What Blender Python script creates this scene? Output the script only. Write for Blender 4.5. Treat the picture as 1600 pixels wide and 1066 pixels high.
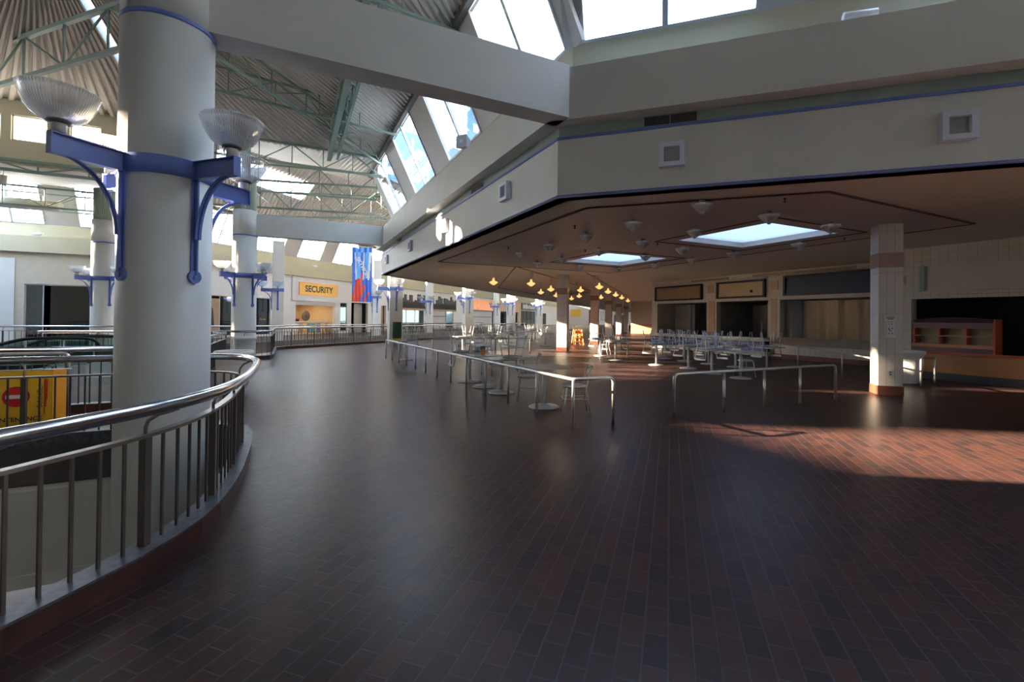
import bpy, bmesh, math, random
from mathutils import Vector, Matrix
random.seed(7)
for o in list(bpy.data.objects): bpy.data.objects.remove(o)
S = bpy.context.scene
C = S.collection
PI = math.pi
def R(a): return math.radians(a)

# ------------------------------------------------------------------ camera
cam_d = bpy.data.cameras.new('camera'); cam = bpy.data.objects.new('camera', cam_d); C.objects.link(cam)
cam_d.sensor_width = 36; cam_d.lens = 718/1600*36; cam_d.shift_y = -0.026
cam_d.clip_start = .05; cam_d.clip_end = 600
CM = Matrix.Rotation(R(-26), 3, 'Z') @ Matrix.Rotation(PI/2+.009, 3, 'X') @ Matrix.Rotation(.0105, 3, 'Z')
cam.matrix_world = Matrix.Translation((0, 0, 1.6)) @ CM.to_4x4()
S.camera = cam
# ------------------------------------------------------------------ world, sun, exposure
w = bpy.data.worlds.new('sky'); S.world = w; w.use_nodes = True
wn = w.node_tree.nodes; wl = w.node_tree.links
bg = wn['Background']
tc = wn.new('ShaderNodeTexCoord'); sp = wn.new('ShaderNodeSeparateXYZ'); cr = wn.new('ShaderNodeValToRGB')
wl.new(tc.outputs['Generated'], sp.inputs[0]); wl.new(sp.outputs['Z'], cr.inputs[0]); wl.new(cr.outputs[0], bg.inputs[0])
cr.color_ramp.elements[0].position = 0; cr.color_ramp.elements[0].color = (1, .97, .93, 1)
cr.color_ramp.elements[1].position = .9; cr.color_ramp.elements[1].color = (.45, .64, 1, 1)
e_ = cr.color_ramp.elements.new(.3); e_.color = (.78, .88, 1, 1)
dt = wn.new('ShaderNodeVectorMath'); dt.operation = 'DOT_PRODUCT'; dt.inputs[1].default_value = (-.82, .50, .25); wl.new(tc.outputs['Generated'], dt.inputs[0])
mrw = wn.new('ShaderNodeMapRange'); mrw.inputs[1].default_value = -1; mrw.inputs[2].default_value = 1; mrw.inputs[3].default_value = 6.0; mrw.inputs[4].default_value = 17.0
wl.new(dt.outputs['Value'], mrw.inputs[0]); wl.new(mrw.outputs[0], bg.inputs[1])
sun_d = bpy.data.lights.new('sun', 'SUN'); sun = bpy.data.objects.new('sun', sun_d); C.objects.link(sun)
sun_d.energy = 115; sun_d.color = (1, .78, .55); sun_d.angle = R(.9)
sun.rotation_euler = Vector((.82, -.572, -.26)).to_track_quat('-Z', 'Y').to_euler()
sun.location = (-30, 20, 15)
S.view_settings.view_transform = 'Standard'; S.view_settings.look = 'None'
S.view_settings.gamma = 1; S.view_settings.use_curve_mapping = False
S.view_settings.exposure = 0.0

# ------------------------------------------------------------------ materials
def mat(name, col, rough=.6, metal=0, spec=.5, noise=0, nscale=3, bump=0, bscale=40):
    m = bpy.data.materials.new(name); m.use_nodes = True
    n = m.node_tree.nodes; l = m.node_tree.links; b = n['Principled BSDF']
    b.inputs['Base Color'].default_value = (*col, 1); b.inputs['Roughness'].default_value = rough
    b.inputs['Metallic'].default_value = metal; b.inputs['Specular IOR Level'].default_value = spec
    t = n.new('ShaderNodeTexCoord')
    if noise:
        z = n.new('ShaderNodeTexNoise'); z.inputs['Scale'].default_value = nscale; z.inputs['Detail'].default_value = 4
        l.new(t.outputs['Object'], z.inputs['Vector'])
        r = n.new('ShaderNodeValToRGB'); e = r.color_ramp.elements
        e[0].position = .3; e[0].color = (*[c*(1-noise) for c in col], 1); e[1].position = .7; e[1].color = (*[min(1, c*(1+noise)) for c in col], 1)
        l.new(z.outputs['Fac'], r.inputs[0]); l.new(r.outputs[0], b.inputs['Base Color'])
    if bump:
        z = n.new('ShaderNodeTexNoise'); z.inputs['Scale'].default_value = bscale
        l.new(t.outputs['Object'], z.inputs['Vector'])
        bp = n.new('ShaderNodeBump'); bp.inputs['Strength'].default_value = bump; bp.inputs['Distance'].default_value = .01
        l.new(z.outputs['Fac'], bp.inputs['Height']); l.new(bp.outputs[0], b.inputs['Normal'])
    return m
def emis(name, col, s):
    m = mat(name, col); b = m.node_tree.nodes['Principled BSDF']
    b.inputs['Emission Color'].default_value = (*col, 1); b.inputs['Emission Strength'].default_value = s
    return m
def glass(name, tint=(.9, .97, .97), gl=.12, rough=.02, dark=0):
    m = bpy.data.materials.new(name); m.use_nodes = True
    n = m.node_tree.nodes; l = m.node_tree.links; n.remove(n['Principled BSDF'])
    out = n['Material Output']; tr = n.new('ShaderNodeBsdfTransparent'); g = n.new('ShaderNodeBsdfGlossy'); mx = n.new('ShaderNodeMixShader')
    tr.inputs[0].default_value = (*tint, 1); g.inputs['Roughness'].default_value = rough
    lw = n.new('ShaderNodeLayerWeight'); lw.inputs[0].default_value = .3
    mr = n.new('ShaderNodeMapRange'); mr.inputs['To Min'].default_value = gl; mr.inputs['To Max'].default_value = .7
    l.new(lw.outputs['Fresnel'], mr.inputs[0]); l.new(mr.outputs[0], mx.inputs[0]); l.new(tr.outputs[0], mx.inputs[1]); l.new(g.outputs[0], mx.inputs[2])
    l.new(mx.outputs[0], out.inputs[0])
    return m
M = dict(
 cream=mat('cream_paint', (.70, .70, .66), .55, noise=.03, nscale=1.2, bump=.05),
 olive=mat('olive_cream_paint', (.50, .475, .345), .6, noise=.04, nscale=1),
 white=mat('white_paint', (.74, .73, .70), .5, noise=.03),
 column=mat('pale_grey_paint', (.66, .68, .66), .45, noise=.03, nscale=2),
 sage=mat('sage_green_paint', (.32, .39, .34), .5, noise=.04),
 steel_green=mat('green_steel_paint', (.22, .31, .28), .45, noise=.06),
 deck=mat('grey_deck_metal', (.62, .58, .53), .5, metal=.1, noise=.08, nscale=1),
 darkframe=mat('dark_eave_metal', (.12, .11, .10), .5),
 greypanel=mat('grey_panel', (.46, .45, .44), .5, noise=.04),
 mullion=mat('window_frame_metal', (.50, .52, .54), .4, metal=.3),
 blue=mat('blue_paint', (.13, .20, .55), .4, noise=.05),
 chrome=mat('polished_steel', (.62, .62, .64), .16, metal=1, bump=.02, bscale=6),
 brushed=mat('brushed_steel', (.60, .61, .61), .28, metal=.65),
 bar=mat('dark_bronze_metal', (.10, .085, .08), .38, metal=.4, noise=.1),
 flat=mat('grey_bronze_bar', (.22, .19, .175), .32, metal=.6),
 kerbtop=mat('dusty_metal_strip', (.11, .115, .135), .4, metal=.5, noise=.35, nscale=18),
 kerbred=mat('dark_red_brick_tile', (.045, .017, .015), .35, noise=.2, nscale=8),
 terracotta=mat('terracotta_tile', (.20, .07, .045), .4, noise=.12, nscale=8),
 slabdark=mat('dark_slab_strip', (.09, .085, .085), .55),
 lower=mat('brown_lower_floor', (.13, .10, .09), .5, noise=.25, nscale=1.5),
 ceiling=mat('tan_ceiling_paint', (.66, .60, .52), .6, noise=.02),
 shopcream=mat('shop_front_cream', (.50, .46, .37), .55, noise=.04),
 mauve=mat('mauve_ceiling_paint', (.50, .43, .42), .5, noise=.03),
 reveal=mat('dark_reveal', (.09, .05, .045), .6),
 navy=mat('navy_panel', (.012, .03, .075), .45),
 navyframe=mat('navy_sign_frame', (.012, .014, .03), .4),
 brownboard=mat('brown_sign_board', (.36, .24, .15), .5, noise=.1),
 tanboard=mat('tan_sign_board', (.60, .43, .24), .5, noise=.1),
 peach=mat('peach_tile', (.55, .33, .20), .4),
 counter=mat('steel_counter', (.55, .50, .44), .3, metal=.5, noise=.15, nscale=2),
 orange=mat('orange_laminate', (.52, .24, .09), .45, noise=.06),
 redtrim=mat('red_laminate', (.50, .09, .045), .4),
 plum=mat('plum_laminate', (.16, .075, .09), .45),
 shelfback=mat('cream_laminate', (.52, .44, .26), .5),
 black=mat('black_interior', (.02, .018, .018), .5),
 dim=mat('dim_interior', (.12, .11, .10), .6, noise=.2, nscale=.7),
 greyin=mat('grey_interior', (.34, .33, .31), .5, noise=.15, nscale=.8),
 pot=mat('white_fibreglass', (.72, .71, .68), .35),
 soil=mat('dark_soil', (.03, .025, .02), .9),
 tabletop=mat('grey_laminate_top', (.42, .42, .36), .3, noise=.08),
 tablebase=mat('grey_cast_metal', (.56, .58, .57), .35, metal=.25),
 chairmet=mat('silver_chair_metal', (.66, .67, .64), .32, metal=.35),
 seatpad=mat('grey_seat_vinyl', (.50, .51, .48), .45),
 yellow=mat('yellow_vinyl', (.72, .44, .02), .45, noise=.04),
 amber=mat('amber_vinyl', (.70, .30, .02), .5),
 signred=mat('sign_red', (.50, .01, .015), .4),
 signwhite=mat('sign_white', (.75, .75, .75), .4),
 ink=mat('black_ink', (.015, .015, .02), .5),
 signyellow=mat('yellow_sign_board', (.85, .50, .09), .45),
 copper=mat('copper_sheet', (.80, .28, .09), .3, metal=.35, noise=.2, nscale=2),
 shutter=mat('grey_roller_shutter', (.52, .50, .49), .5),
 darkgreen=mat('dark_green_plastic', (.015, .09, .035), .5),
 lavender=mat('lavender_frame', (.74, .78, .92), .45),
 speaker=mat('grey_speaker_plastic', (.50, .52, .54), .45),
 black_rubber=mat('black_rubber', (.02, .02, .022), .4),
 woodorange=mat('orange_wood', (.62, .22, .06), .45, noise=.1),
 pbanner=mat('banner_blue', (.02, .12, .62), .4),
 pred=mat('banner_red', (.62, .05, .03), .45),
 plight=mat('banner_light_blue', (.12, .42, .85), .4),
 tower=mat('blue_tower_glass', (.07, .22, .62), .3, noise=.25, nscale=.12),
 towerw=mat('tower_white_stripes', (.8, .85, .95), .5),
 greenpaper=mat('green_poster', (.05, .30, .14), .5),
 bluepaper=mat('blue_poster', (.06, .12, .32), .5),
 redbrown=mat('red_brown_stripe', (.16, .02, .02), .5),
 tan_wall=mat('warm_tan_wall', (.68, .52, .34), .6),
 lightblue=mat('blue_counter_tile', (.03, .06, .42), .35, noise=.2, nscale=3),
 cwhite=mat('white_counter_top', (.80, .78, .74), .35),
 glow=emis('warm_lamp_glass', (1, .58, .20), 1.25),
 glass=glass('clear_window_glass', (.94, .98, 1), .03),
 gglass=glass('green_tinted_glass', (.45, .66, .62), .05),
 dglass=glass('shop_window_glass', (.62, .72, .70), .06),
)
# ribbed silvery lamp glass
def lampglass():
    m = bpy.data.materials.new('ribbed_lamp_glass'); m.use_nodes = True
    n = m.node_tree.nodes; l = m.node_tree.links; n.remove(n['Principled BSDF']); out = n['Material Output']
    tr = n.new('ShaderNodeBsdfTransparent'); tr.inputs[0].default_value = (.90, .93, .96, 1)
    g = n.new('ShaderNodeBsdfGlossy'); g.inputs['Roughness'].default_value = .08; g.inputs[0].default_value = (.97, .98, 1, 1)
    tl = n.new('ShaderNodeBsdfTranslucent'); tl.inputs[0].default_value = (.85, .85, .85, 1)
    t = n.new('ShaderNodeTexCoord'); s = n.new('ShaderNodeSeparateXYZ'); l.new(t.outputs['Object'], s.inputs[0])
    a = n.new('ShaderNodeMath'); a.operation = 'ARCTAN2'; l.new(s.outputs[1], a.inputs[0]); l.new(s.outputs[0], a.inputs[1])
    k = n.new('ShaderNodeMath'); k.operation = 'MULTIPLY'; k.inputs[1].default_value = 72; l.new(a.outputs[0], k.inputs[0])
    q = n.new('ShaderNodeMath'); q.operation = 'SINE'; l.new(k.outputs[0], q.inputs[0])
    bp = n.new('ShaderNodeBump'); bp.inputs['Strength'].default_value = .8; bp.inputs['Distance'].default_value = .004
    l.new(q.outputs[0], bp.inputs['Height']); l.new(bp.outputs[0], g.inputs['Normal']); l.new(bp.outputs[0], tl.inputs['Normal'])
    m1 = n.new('ShaderNodeMixShader'); m1.inputs[0].default_value = .34; l.new(g.outputs[0], m1.inputs[1]); l.new(tl.outputs[0], m1.inputs[2])
    m2 = n.new('ShaderNodeMixShader'); m2.inputs[0].default_value = .55; l.new(tr.outputs[0], m2.inputs[1]); l.new(m1.outputs[0], m2.inputs[2])
    l.new(m2.outputs[0], out.inputs[0]); return m
M['lamp'] = lampglass()
def translucent(name, col):
    m = bpy.data.materials.new(name); m.use_nodes = True
    n = m.node_tree.nodes; l = m.node_tree.links; n.remove(n['Principled BSDF'])
    a = n.new('ShaderNodeBsdfTranslucent'); a.inputs[0].default_value = (*col, 1)
    l.new(a.outputs[0], n['Material Output'].inputs[0]); return m
M['skypane'] = translucent('milky_skylight_pane', (.125, .14, .165))

def tile_mat(name, col, w=.2, h=.2, grout=(.4, .38, .35), axis='v', rough=.2):
    """square glazed tiles on vertical faces"""
    m = bpy.data.materials.new(name); m.use_nodes = True
    n = m.node_tree.nodes; l = m.node_tree.links; b = n['Principled BSDF']; b.inputs['Roughness'].default_value = rough
    t = n.new('ShaderNodeTexCoord'); s = n.new('ShaderNodeSeparateXYZ'); l.new(t.outputs['Object'], s.inputs[0])
    ad = n.new('ShaderNodeMath'); ad.operation = 'SUBTRACT'; l.new(s.outputs[0], ad.inputs[0]); l.new(s.outputs[1], ad.inputs[1])
    cb = n.new('ShaderNodeCombineXYZ'); l.new(ad.outputs[0], cb.inputs[0]); l.new(s.outputs[2], cb.inputs[1])
    br = n.new('ShaderNodeTexBrick'); l.new(cb.outputs[0], br.inputs['Vector'])
    br.offset = 0; br.inputs['Scale'].default_value = 1; br.inputs['Brick Width'].default_value = w; br.inputs['Row Height'].default_value = h
    br.inputs['Mortar Size'].default_value = .004; br.inputs['Color1'].default_value = (*col, 1)
    br.inputs['Color2'].default_value = (*[c*.94 for c in col], 1); br.inputs['Mortar'].default_value = (*grout, 1)
    l.new(br.outputs[0], b.inputs['Base Color'])
    bp = n.new('ShaderNodeBump'); bp.inputs['Strength'].default_value = .5; bp.inputs['Distance'].default_value = .004; bp.invert = True
    l.new(br.outputs['Fac'], bp.inputs['Height']); l.new(bp.outputs[0], b.inputs['Normal'])
    return m
M['tile'] = tile_mat('cream_glazed_tile', (.70, .64, .54), .2, .2)
M['ctile'] = tile_mat('white_glazed_column_tile', (.70, .66, .61), .15, .9)
M['ptile'] = tile_mat('peach_glazed_tile', (.36, .22, .16), .15, .15)

def floor_mat():
    m = bpy.data.materials.new('brick_paver_floor'); m.use_nodes = True
    n = m.node_tree.nodes; l = m.node_tree.links; b = n['Principled BSDF']
    t = n.new('ShaderNodeTexCoord')
    def brick(rot, off=(0, 0, 0), bw=.235, rh=.117, offs=.5):
        mp = n.new('ShaderNodeMapping'); mp.inputs['Rotation'].default_value = (0, 0, rot); mp.inputs['Location'].default_value = off
        l.new(t.outputs['Object'], mp.inputs[0])
        br = n.new('ShaderNodeTexBrick'); l.new(mp.outputs[0], br.inputs['Vector'])
        br.inputs['Scale'].default_value = 1; br.inputs['Brick Width'].default_value = bw; br.inputs['Row Height'].default_value = rh
        br.inputs['Mortar Size'].default_value = .0045; br.inputs['Mortar Smooth'].default_value = .2; br.inputs['Bias'].default_value = -.1
        br.offset = offs
        br.inputs['Color1'].default_value = (.028, .016, .016, 1); br.inputs['Color2'].default_value = (.062, .025, .019, 1)
        br.inputs['Mortar'].default_value = (.050, .048, .052, 1)
        return br
    A = brick(R(-45)); B = brick(0, (.05, .03, 0)); D = brick(R(90), (.0, .02, 0), .25, .117, 0)
    s = n.new('ShaderNodeSeparateXYZ'); l.new(t.outputs['Object'], s.inputs[0])
    def gt(v):
        q = n.new('ShaderNodeMath'); q.operation = 'GREATER_THAN'; q.inputs[1].default_value = v; l.new(s.outputs[1], q.inputs[0]); return q
    g1 = gt(5.50); g2 = gt(5.75)
    def mix(f, a, c):
        x = n.new('ShaderNodeMix'); x.data_type = 'RGBA'; l.new(f.outputs[0], x.inputs[0]); l.new(a, x.inputs[6]); l.new(c, x.inputs[7]); return x.outputs[2]
    def mixf(f, a, c):
        x = n.new('ShaderNodeMix'); l.new(f.outputs[0], x.inputs[0]); l.new(a, x.inputs[2]); l.new(c, x.inputs[3]); return x.outputs[0]
    col = mix(g2, mix(g1, A.outputs[0], D.outputs[0]), B.outputs[0])
    fac = mixf(g2, mixf(g1, A.outputs['Fac'], D.outputs['Fac']), B.outputs['Fac'])
    nz = n.new('ShaderNodeTexNoise'); nz.inputs['Scale'].default_value = 9; nz.inputs['Detail'].default_value = 5; l.new(t.outputs['Object'], nz.inputs[0])
    mr = n.new('ShaderNodeMapRange'); mr.inputs[1].default_value = .3; mr.inputs[2].default_value = .7; mr.inputs[3].default_value = .93; mr.inputs[4].default_value = 1.07
    l.new(nz.outputs['Fac'], mr.inputs[0])
    mu = n.new('ShaderNodeVectorMath'); mu.operation = 'SCALE'; l.new(col, mu.inputs[0]); l.new(mr.outputs[0], mu.inputs['Scale'])
    l.new(mu.outputs[0], b.inputs['Base Color'])
    rr = n.new('ShaderNodeMapRange'); rr.inputs[1].default_value = .3; rr.inputs[2].default_value = .7; rr.inputs[3].default_value = .32; rr.inputs[4].default_value = .37; b.inputs['Specular IOR Level'].default_value = .22
    l.new(nz.outputs['Fac'], rr.inputs[0]); l.new(rr.outputs[0], b.inputs['Roughness'])
    n2 = n.new('ShaderNodeTexNoise'); n2.inputs['Scale'].default_value = 14; l.new(t.outputs['Object'], n2.inputs[0])
    ad = n.new('ShaderNodeMath'); ad.operation = 'MULTIPLY_ADD'; ad.inputs[1].default_value = -1.0; l.new(fac, ad.inputs[0])
    sc = n.new('ShaderNodeMath'); sc.operation = 'MULTIPLY'; sc.inputs[1].default_value = .35; l.new(n2.outputs['Fac'], sc.inputs[0]); l.new(sc.outputs[0], ad.inputs[2])
    bp = n.new('ShaderNodeBump'); bp.inputs['Strength'].default_value = .8; bp.inputs['Distance'].default_value = .006
    l.new(ad.outputs[0], bp.inputs['Height']); l.new(bp.outputs[0], b.inputs['Normal'])
    return m
M['floor'] = floor_mat()

# ------------------------------------------------------------------ mesh helpers
class MB:
    def __init__(s): s.v = []; s.f = []; s.sm = []
    def poly(s, pts, smooth=False):
        i = len(s.v); s.v += [tuple(p) for p in pts]; s.f.append(list(range(i, i+len(pts)))); s.sm.append(smooth); return s
    def hexa(s, p):   # 8 points: bottom 4 ccw, top 4
        i = len(s.v); s.v += [tuple(q) for q in p]
        for f in ((0, 3, 2, 1), (4, 5, 6, 7), (0, 1, 5, 4), (1, 2, 6, 5), (2, 3, 7, 6), (3, 0, 4, 7)):
            s.f.append([i+k for k in f]); s.sm.append(False)
        return s
    def box(s, x0, x1, y0, y1, z0, z1):
        return s.hexa([(x0, y0, z0), (x1, y0, z0), (x1, y1, z0), (x0, y1, z0), (x0, y0, z1), (x1, y0, z1), (x1, y1, z1), (x0, y1, z1)])
    def tube(s, pts, r, n=10, closed=False, flat=None):
        pts = [Vector(p) for p in pts]; N = len(pts); rings = []
        up = Vector((0, 0, 1))
        for k, p in enumerate(pts):
            a = pts[(k-1) % N] if closed or k > 0 else p; b = pts[(k+1) % N] if closed or k < N-1 else p
            t = (b-a).normalized()
            ref = up if abs(t.dot(up)) < .95 else Vector((1, 0, 0)) if abs(t.x) < .9 else Vector((0, 1, 0))
            if k > 0 and abs(t.dot(px)) < .97: u = (px - t*px.dot(t)).normalized()
            else: u = ref.cross(t).normalized()
            px = u; v = t.cross(u)
            rr = r[k] if isinstance(r, (list, tuple)) else r
            ca = 1.0
            if 0 < k < N-1 or closed:
                d1 = (p-a).normalized(); d2 = (b-p).normalized(); ca = max(.5, math.cos(d1.angle(d2)/2)) if d1.length and d2.length else 1
            i = len(s.v)
            for j in range(n):
                an = 2*PI*j/n
                if flat: s.v.append(tuple(p + u*math.cos(an)*rr*flat[0]*1 + v*math.sin(an)*rr*flat[1]))
                else: s.v.append(tuple(p + u*math.cos(an)*rr + v*math.sin(an)*rr))
            rings.append(i)
        M_ = N if closed else N-1
        for k in range(M_):
            a, b = rings[k], rings[(k+1) % N]
            for j in range(n):
                s.f.append([a+j, a+(j+1) % n, b+(j+1) % n, b+j]); s.sm.append(True)
        if not closed:
            s.f.append([rings[0]+j for j in range(n)][::-1]); s.sm.append(False)
            s.f.append([rings[-1]+j for j in range(n)]); s.sm.append(False)
        return s
    def bar(s, a, b, w, h=None):   # rectangular bar
        a = Vector(a); b = Vector(b); h = h or w; t = (b-a).normalized()
        ref = Vector((0, 0, 1)) if abs(t.z) < .95 else Vector((1, 0, 0))
        u = ref.cross(t).normalized()*w/2; v = t.cross(u).normalized()*h/2
        return s.hexa([a-u-v, a+u-v, a+u+v, a-u+v, b-u-v, b+u-v, b+u+v, b-u+v])
    def lathe(s, prof, n=32, c=(0, 0, 0), cap=True):
        i0 = len(s.v)
        for r, z in prof:
            for j in range(n):
                a = 2*PI*j/n; s.v.append((c[0]+r*math.cos(a), c[1]+r*math.sin(a), c[2]+z))
        for k in range(len(prof)-1):
            for j in range(n):
                a = i0+k*n+j; b = i0+k*n+(j+1) % n; s.f.append([a, b, b+n, a+n]); s.sm.append(True)
        if cap:
            if prof[0][0] > .001: s.f.append([i0+j for j in range(n)][::-1]); s.sm.append(False)
            if prof[-1][0] > .001: s.f.append([i0+(len(prof)-1)*n+j for j in range(n)]); s.sm.append(False)
        return s
    def prism(s, poly, z0, z1):
        i = len(s.v); n = len(poly)
        s.v += [(x, y, z0) for x, y in poly] + [(x, y, z1) for x, y in poly]
        s.f.append(list(range(i, i+n))[::-1]); s.f.append(list(range(i+n, i+2*n))); s.sm += [False, False]
        for k in range(n): s.f.append([i+k, i+(k+1) % n, i+n+(k+1) % n, i+n+k]); s.sm.append(False)
        return s
    def build(s, name, m, parent=None, kind=None, **kw):
        me = bpy.data.meshes.new(name); me.from_pydata(s.v, [], s.f); me.materials.append(M[m] if isinstance(m, str) else m)
        for p, q in zip(me.polygons, s.sm): p.use_smooth = q
        bm = bmesh.new(); bm.from_mesh(me)
        if not kw.get('nonorm'): bmesh.ops.recalc_face_normals(bm, faces=bm.faces)
        bm.to_mesh(me); bm.free(); me.update()
        o = bpy.data.objects.new(name, me); C.objects.link(o)
        if parent: o.parent = parent
        if kind: o['kind'] = kind
        if kw.get('label'): o['label'] = kw['label']
        if kw.get('cat'): o['category'] = kw['cat']
        if kw.get('group'): o['group'] = kw['group']
        return o
def struct(name, mb, m, label=None, parent=None):
    return mb.build(name, m, parent, kind='structure' if not parent else None, label=label)
def thing(name, label, cat, loc=(0, 0, 0), rz=0, group=None):
    o = bpy.data.objects.new(name, None); C.objects.link(o); o.location = loc; o.rotation_euler = (0, 0, rz)
    o.empty_display_size = .1; o['label'] = label; o['category'] = cat
    if group: o['group'] = group
    return o
KIDS = {}
def copy_tree(o, label=None, loc=None, rot=None, group=None):
    kids = [c for c in bpy.data.objects if c.parent == o] if o.name not in KIDS else KIDS[o.name]
    KIDS[o.name] = kids
    r = o.copy(); C.objects.link(r)
    if label: r['label'] = label
    if group: r['group'] = group
    if loc is not None: r.location = loc
    if rot is not None: r.rotation_euler = rot
    for ch in kids:
        c = ch.copy(); C.objects.link(c); c.parent = r
        if ch.name not in KIDS: KIDS[ch.name] = [g for g in bpy.data.objects if g.parent == ch]
        for g in KIDS[ch.name]:
            d = g.copy(); C.objects.link(d); d.parent = c
    return r
def text(name, body, size, m, parent, loc, rot, extrude=.004, sx=1, bold=0, align='CENTER'):
    cu = bpy.data.curves.new(name, 'FONT'); cu.body = body; cu.size = size; cu.extrude = extrude; cu.offset = bold
    cu.align_x = align; cu.align_y = 'CENTER'
    t = bpy.data.objects.new(name, cu); C.objects.link(t)
    me = bpy.data.meshes.new_from_object(t.evaluated_get(bpy.context.evaluated_depsgraph_get()))
    bpy.data.objects.remove(t)
    me.materials.clear(); me.materials.append(M[m])
    o = bpy.data.objects.new(name, me); C.objects.link(o); o.parent = parent; o.location = loc; o.rotation_euler = rot; o.scale = (sx, 1, 1)
    return o
class Fr:      # a wall frame: u along the wall, n outward
    def __init__(s, o, u, n): s.o = Vector(o); s.u = Vector(u).normalized(); s.n = Vector(n).normalized()
    def p(s, u, n, z): q = s.o + s.u*u + s.n*n; return (q.x, q.y, z)
    def box(s, mb, u0, u1, n0, n1, z0, z1):
        return mb.hexa([s.p(u0, n0, z0), s.p(u1, n0, z0), s.p(u1, n1, z0), s.p(u0, n1, z0), s.p(u0, n0, z1), s.p(u1, n0, z1), s.p(u1, n1, z1), s.p(u0, n1, z1)])
    def ang(s): return math.atan2(s.u.y, s.u.x)
FL = Fr((4.35, 7.1), (0, 1), (-1, 0)); FR = Fr((4.35, 7.1), (1, -1), (-1, -1)); FD = Fr((4.35, 24.4), (1, 1), (-1, 1))
FS = Fr((19.3, 20.4), (0, -1), (-1, 0)); FO = Fr((16.6, 7.3), (0, -1), (-1, 0))
FA = Fr((-7.6, 35.4), (1, 0), (0, -1)); FB = Fr((-7.6, 35.4), (1, 1), (1, -1))
def offpath(path, d):
    out = []; n = len(path)
    for k in range(n):
        p = Vector(path[k])
        ns = []
        if k > 0: t = (p-Vector(path[k-1])).normalized(); ns.append(Vector((-t.y, t.x)))
        if k < n-1: t = (Vector(path[k+1])-p).normalized(); ns.append(Vector((-t.y, t.x)))
        if len(ns) == 2: b = (ns[0]+ns[1]).normalized(); out.append(p + b*d/b.dot(ns[0]))
        else: out.append(p+ns[0]*d)
    return out
def band(mb, path, d0, d1, z0, z1, closed=False):
    a = offpath(path, d0); b = offpath(path, d1)
    for k in range(len(path)-1):
        mb.hexa([(*a[k], z0), (*a[k+1], z0), (*b[k+1], z0), (*b[k], z0), (*a[k], z1), (*a[k+1], z1), (*b[k+1], z1), (*b[k], z1)])
    return mb

# ================================================================== THE SETTING
# ---- floors
W1 = [(-20, 1.2), (-4.2, 1.3), (-2.9, 1.75), (-2.1, 2.2), (-1.5, 2.68), (-1.2, 3.0), (-1.0, 3.25), (-.82, 3.48), (-.68, 3.72), (-.57, 3.98), (-.49, 4.3), (-.44, 4.7), (-.41, 5.1), (-.40, 5.6), (-.40, 6.1), (-.42, 6.6), (-.5, 7.0), (-.68, 7.32), (-.95, 7.5), (-1.4, 7.55), (-20, 7.55)]
W2 = [(-20, 9.75), (-1.9, 9.75), (-1.9, 17.8), (-20, 17.8)]
W3 = [(-20, 19.3), (-1.9, 19.3), (-1.1, 19.1), (-.6, 19.3), (-.5, 19.8), (-.5, 24.3), (-.1, 25.0), (5.3, 29.3), (9, 32.5), (26, 49.5), (22, 53.5), (1.2, 32.2), (-1.5, 29), (-4, 27.9), (-20, 27.9)]
outer = [(-20, -10), (30, -10), (60, 20), (110, 70), (110, 125), (72, 125), (-20, 45)]
bm = bmesh.new()
for loop in (outer, W1, W2, W3):
    vs = [bm.verts.new((x, y, 0)) for x, y in loop]
    if loop in (W1, W2, W3): vs = [v for v in vs]
    for k in range(len(vs)): bm.edges.new((vs[k], vs[(k+1) % len(vs)]))
# keep hole edges clear of the outer boundary
for v in bm.verts:
    if abs(v.co.x+20) < 1e-6 and -9 < v.co.y < 44: v.co.x = -19.9
bmesh.ops.triangle_fill(bm, use_beauty=True, use_dissolve=False, edges=bm.edges[:])
def inpoly(x, y, P):
    c = False; j = len(P)-1
    for i in range(len(P)):
        if (P[i][1] > y) != (P[j][1] > y) and x < (P[j][0]-P[i][0])*(y-P[i][1])/(P[j][1]-P[i][1])+P[i][0]: c = not c
        j = i
    return c
bad = [f for f in bm.faces if any(inpoly(f.calc_center_median().x, f.calc_center_median().y, P) for P in (W1, W2, W3))]
bmesh.ops.delete(bm, geom=bad, context='FACES_ONLY')
bmesh.ops.recalc_face_normals(bm, faces=bm.faces)
for f in bm.faces:
    if f.normal.z < 0: f.normal_flip()
me = bpy.data.meshes.new('floor'); bm.to_mesh(me); bm.free(); me.materials.append(M['floor'])
fl = bpy.data.objects.new('floor', me); C.objects.link(fl); fl['kind'] = 'structure'; fl['label'] = 'dark red brick paver floor of the upper level'
struct('floor_lower', MB().box(-24, 60, -12, 104, -4.9, -4.8), 'lower', 'brown floor of the level below')
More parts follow.
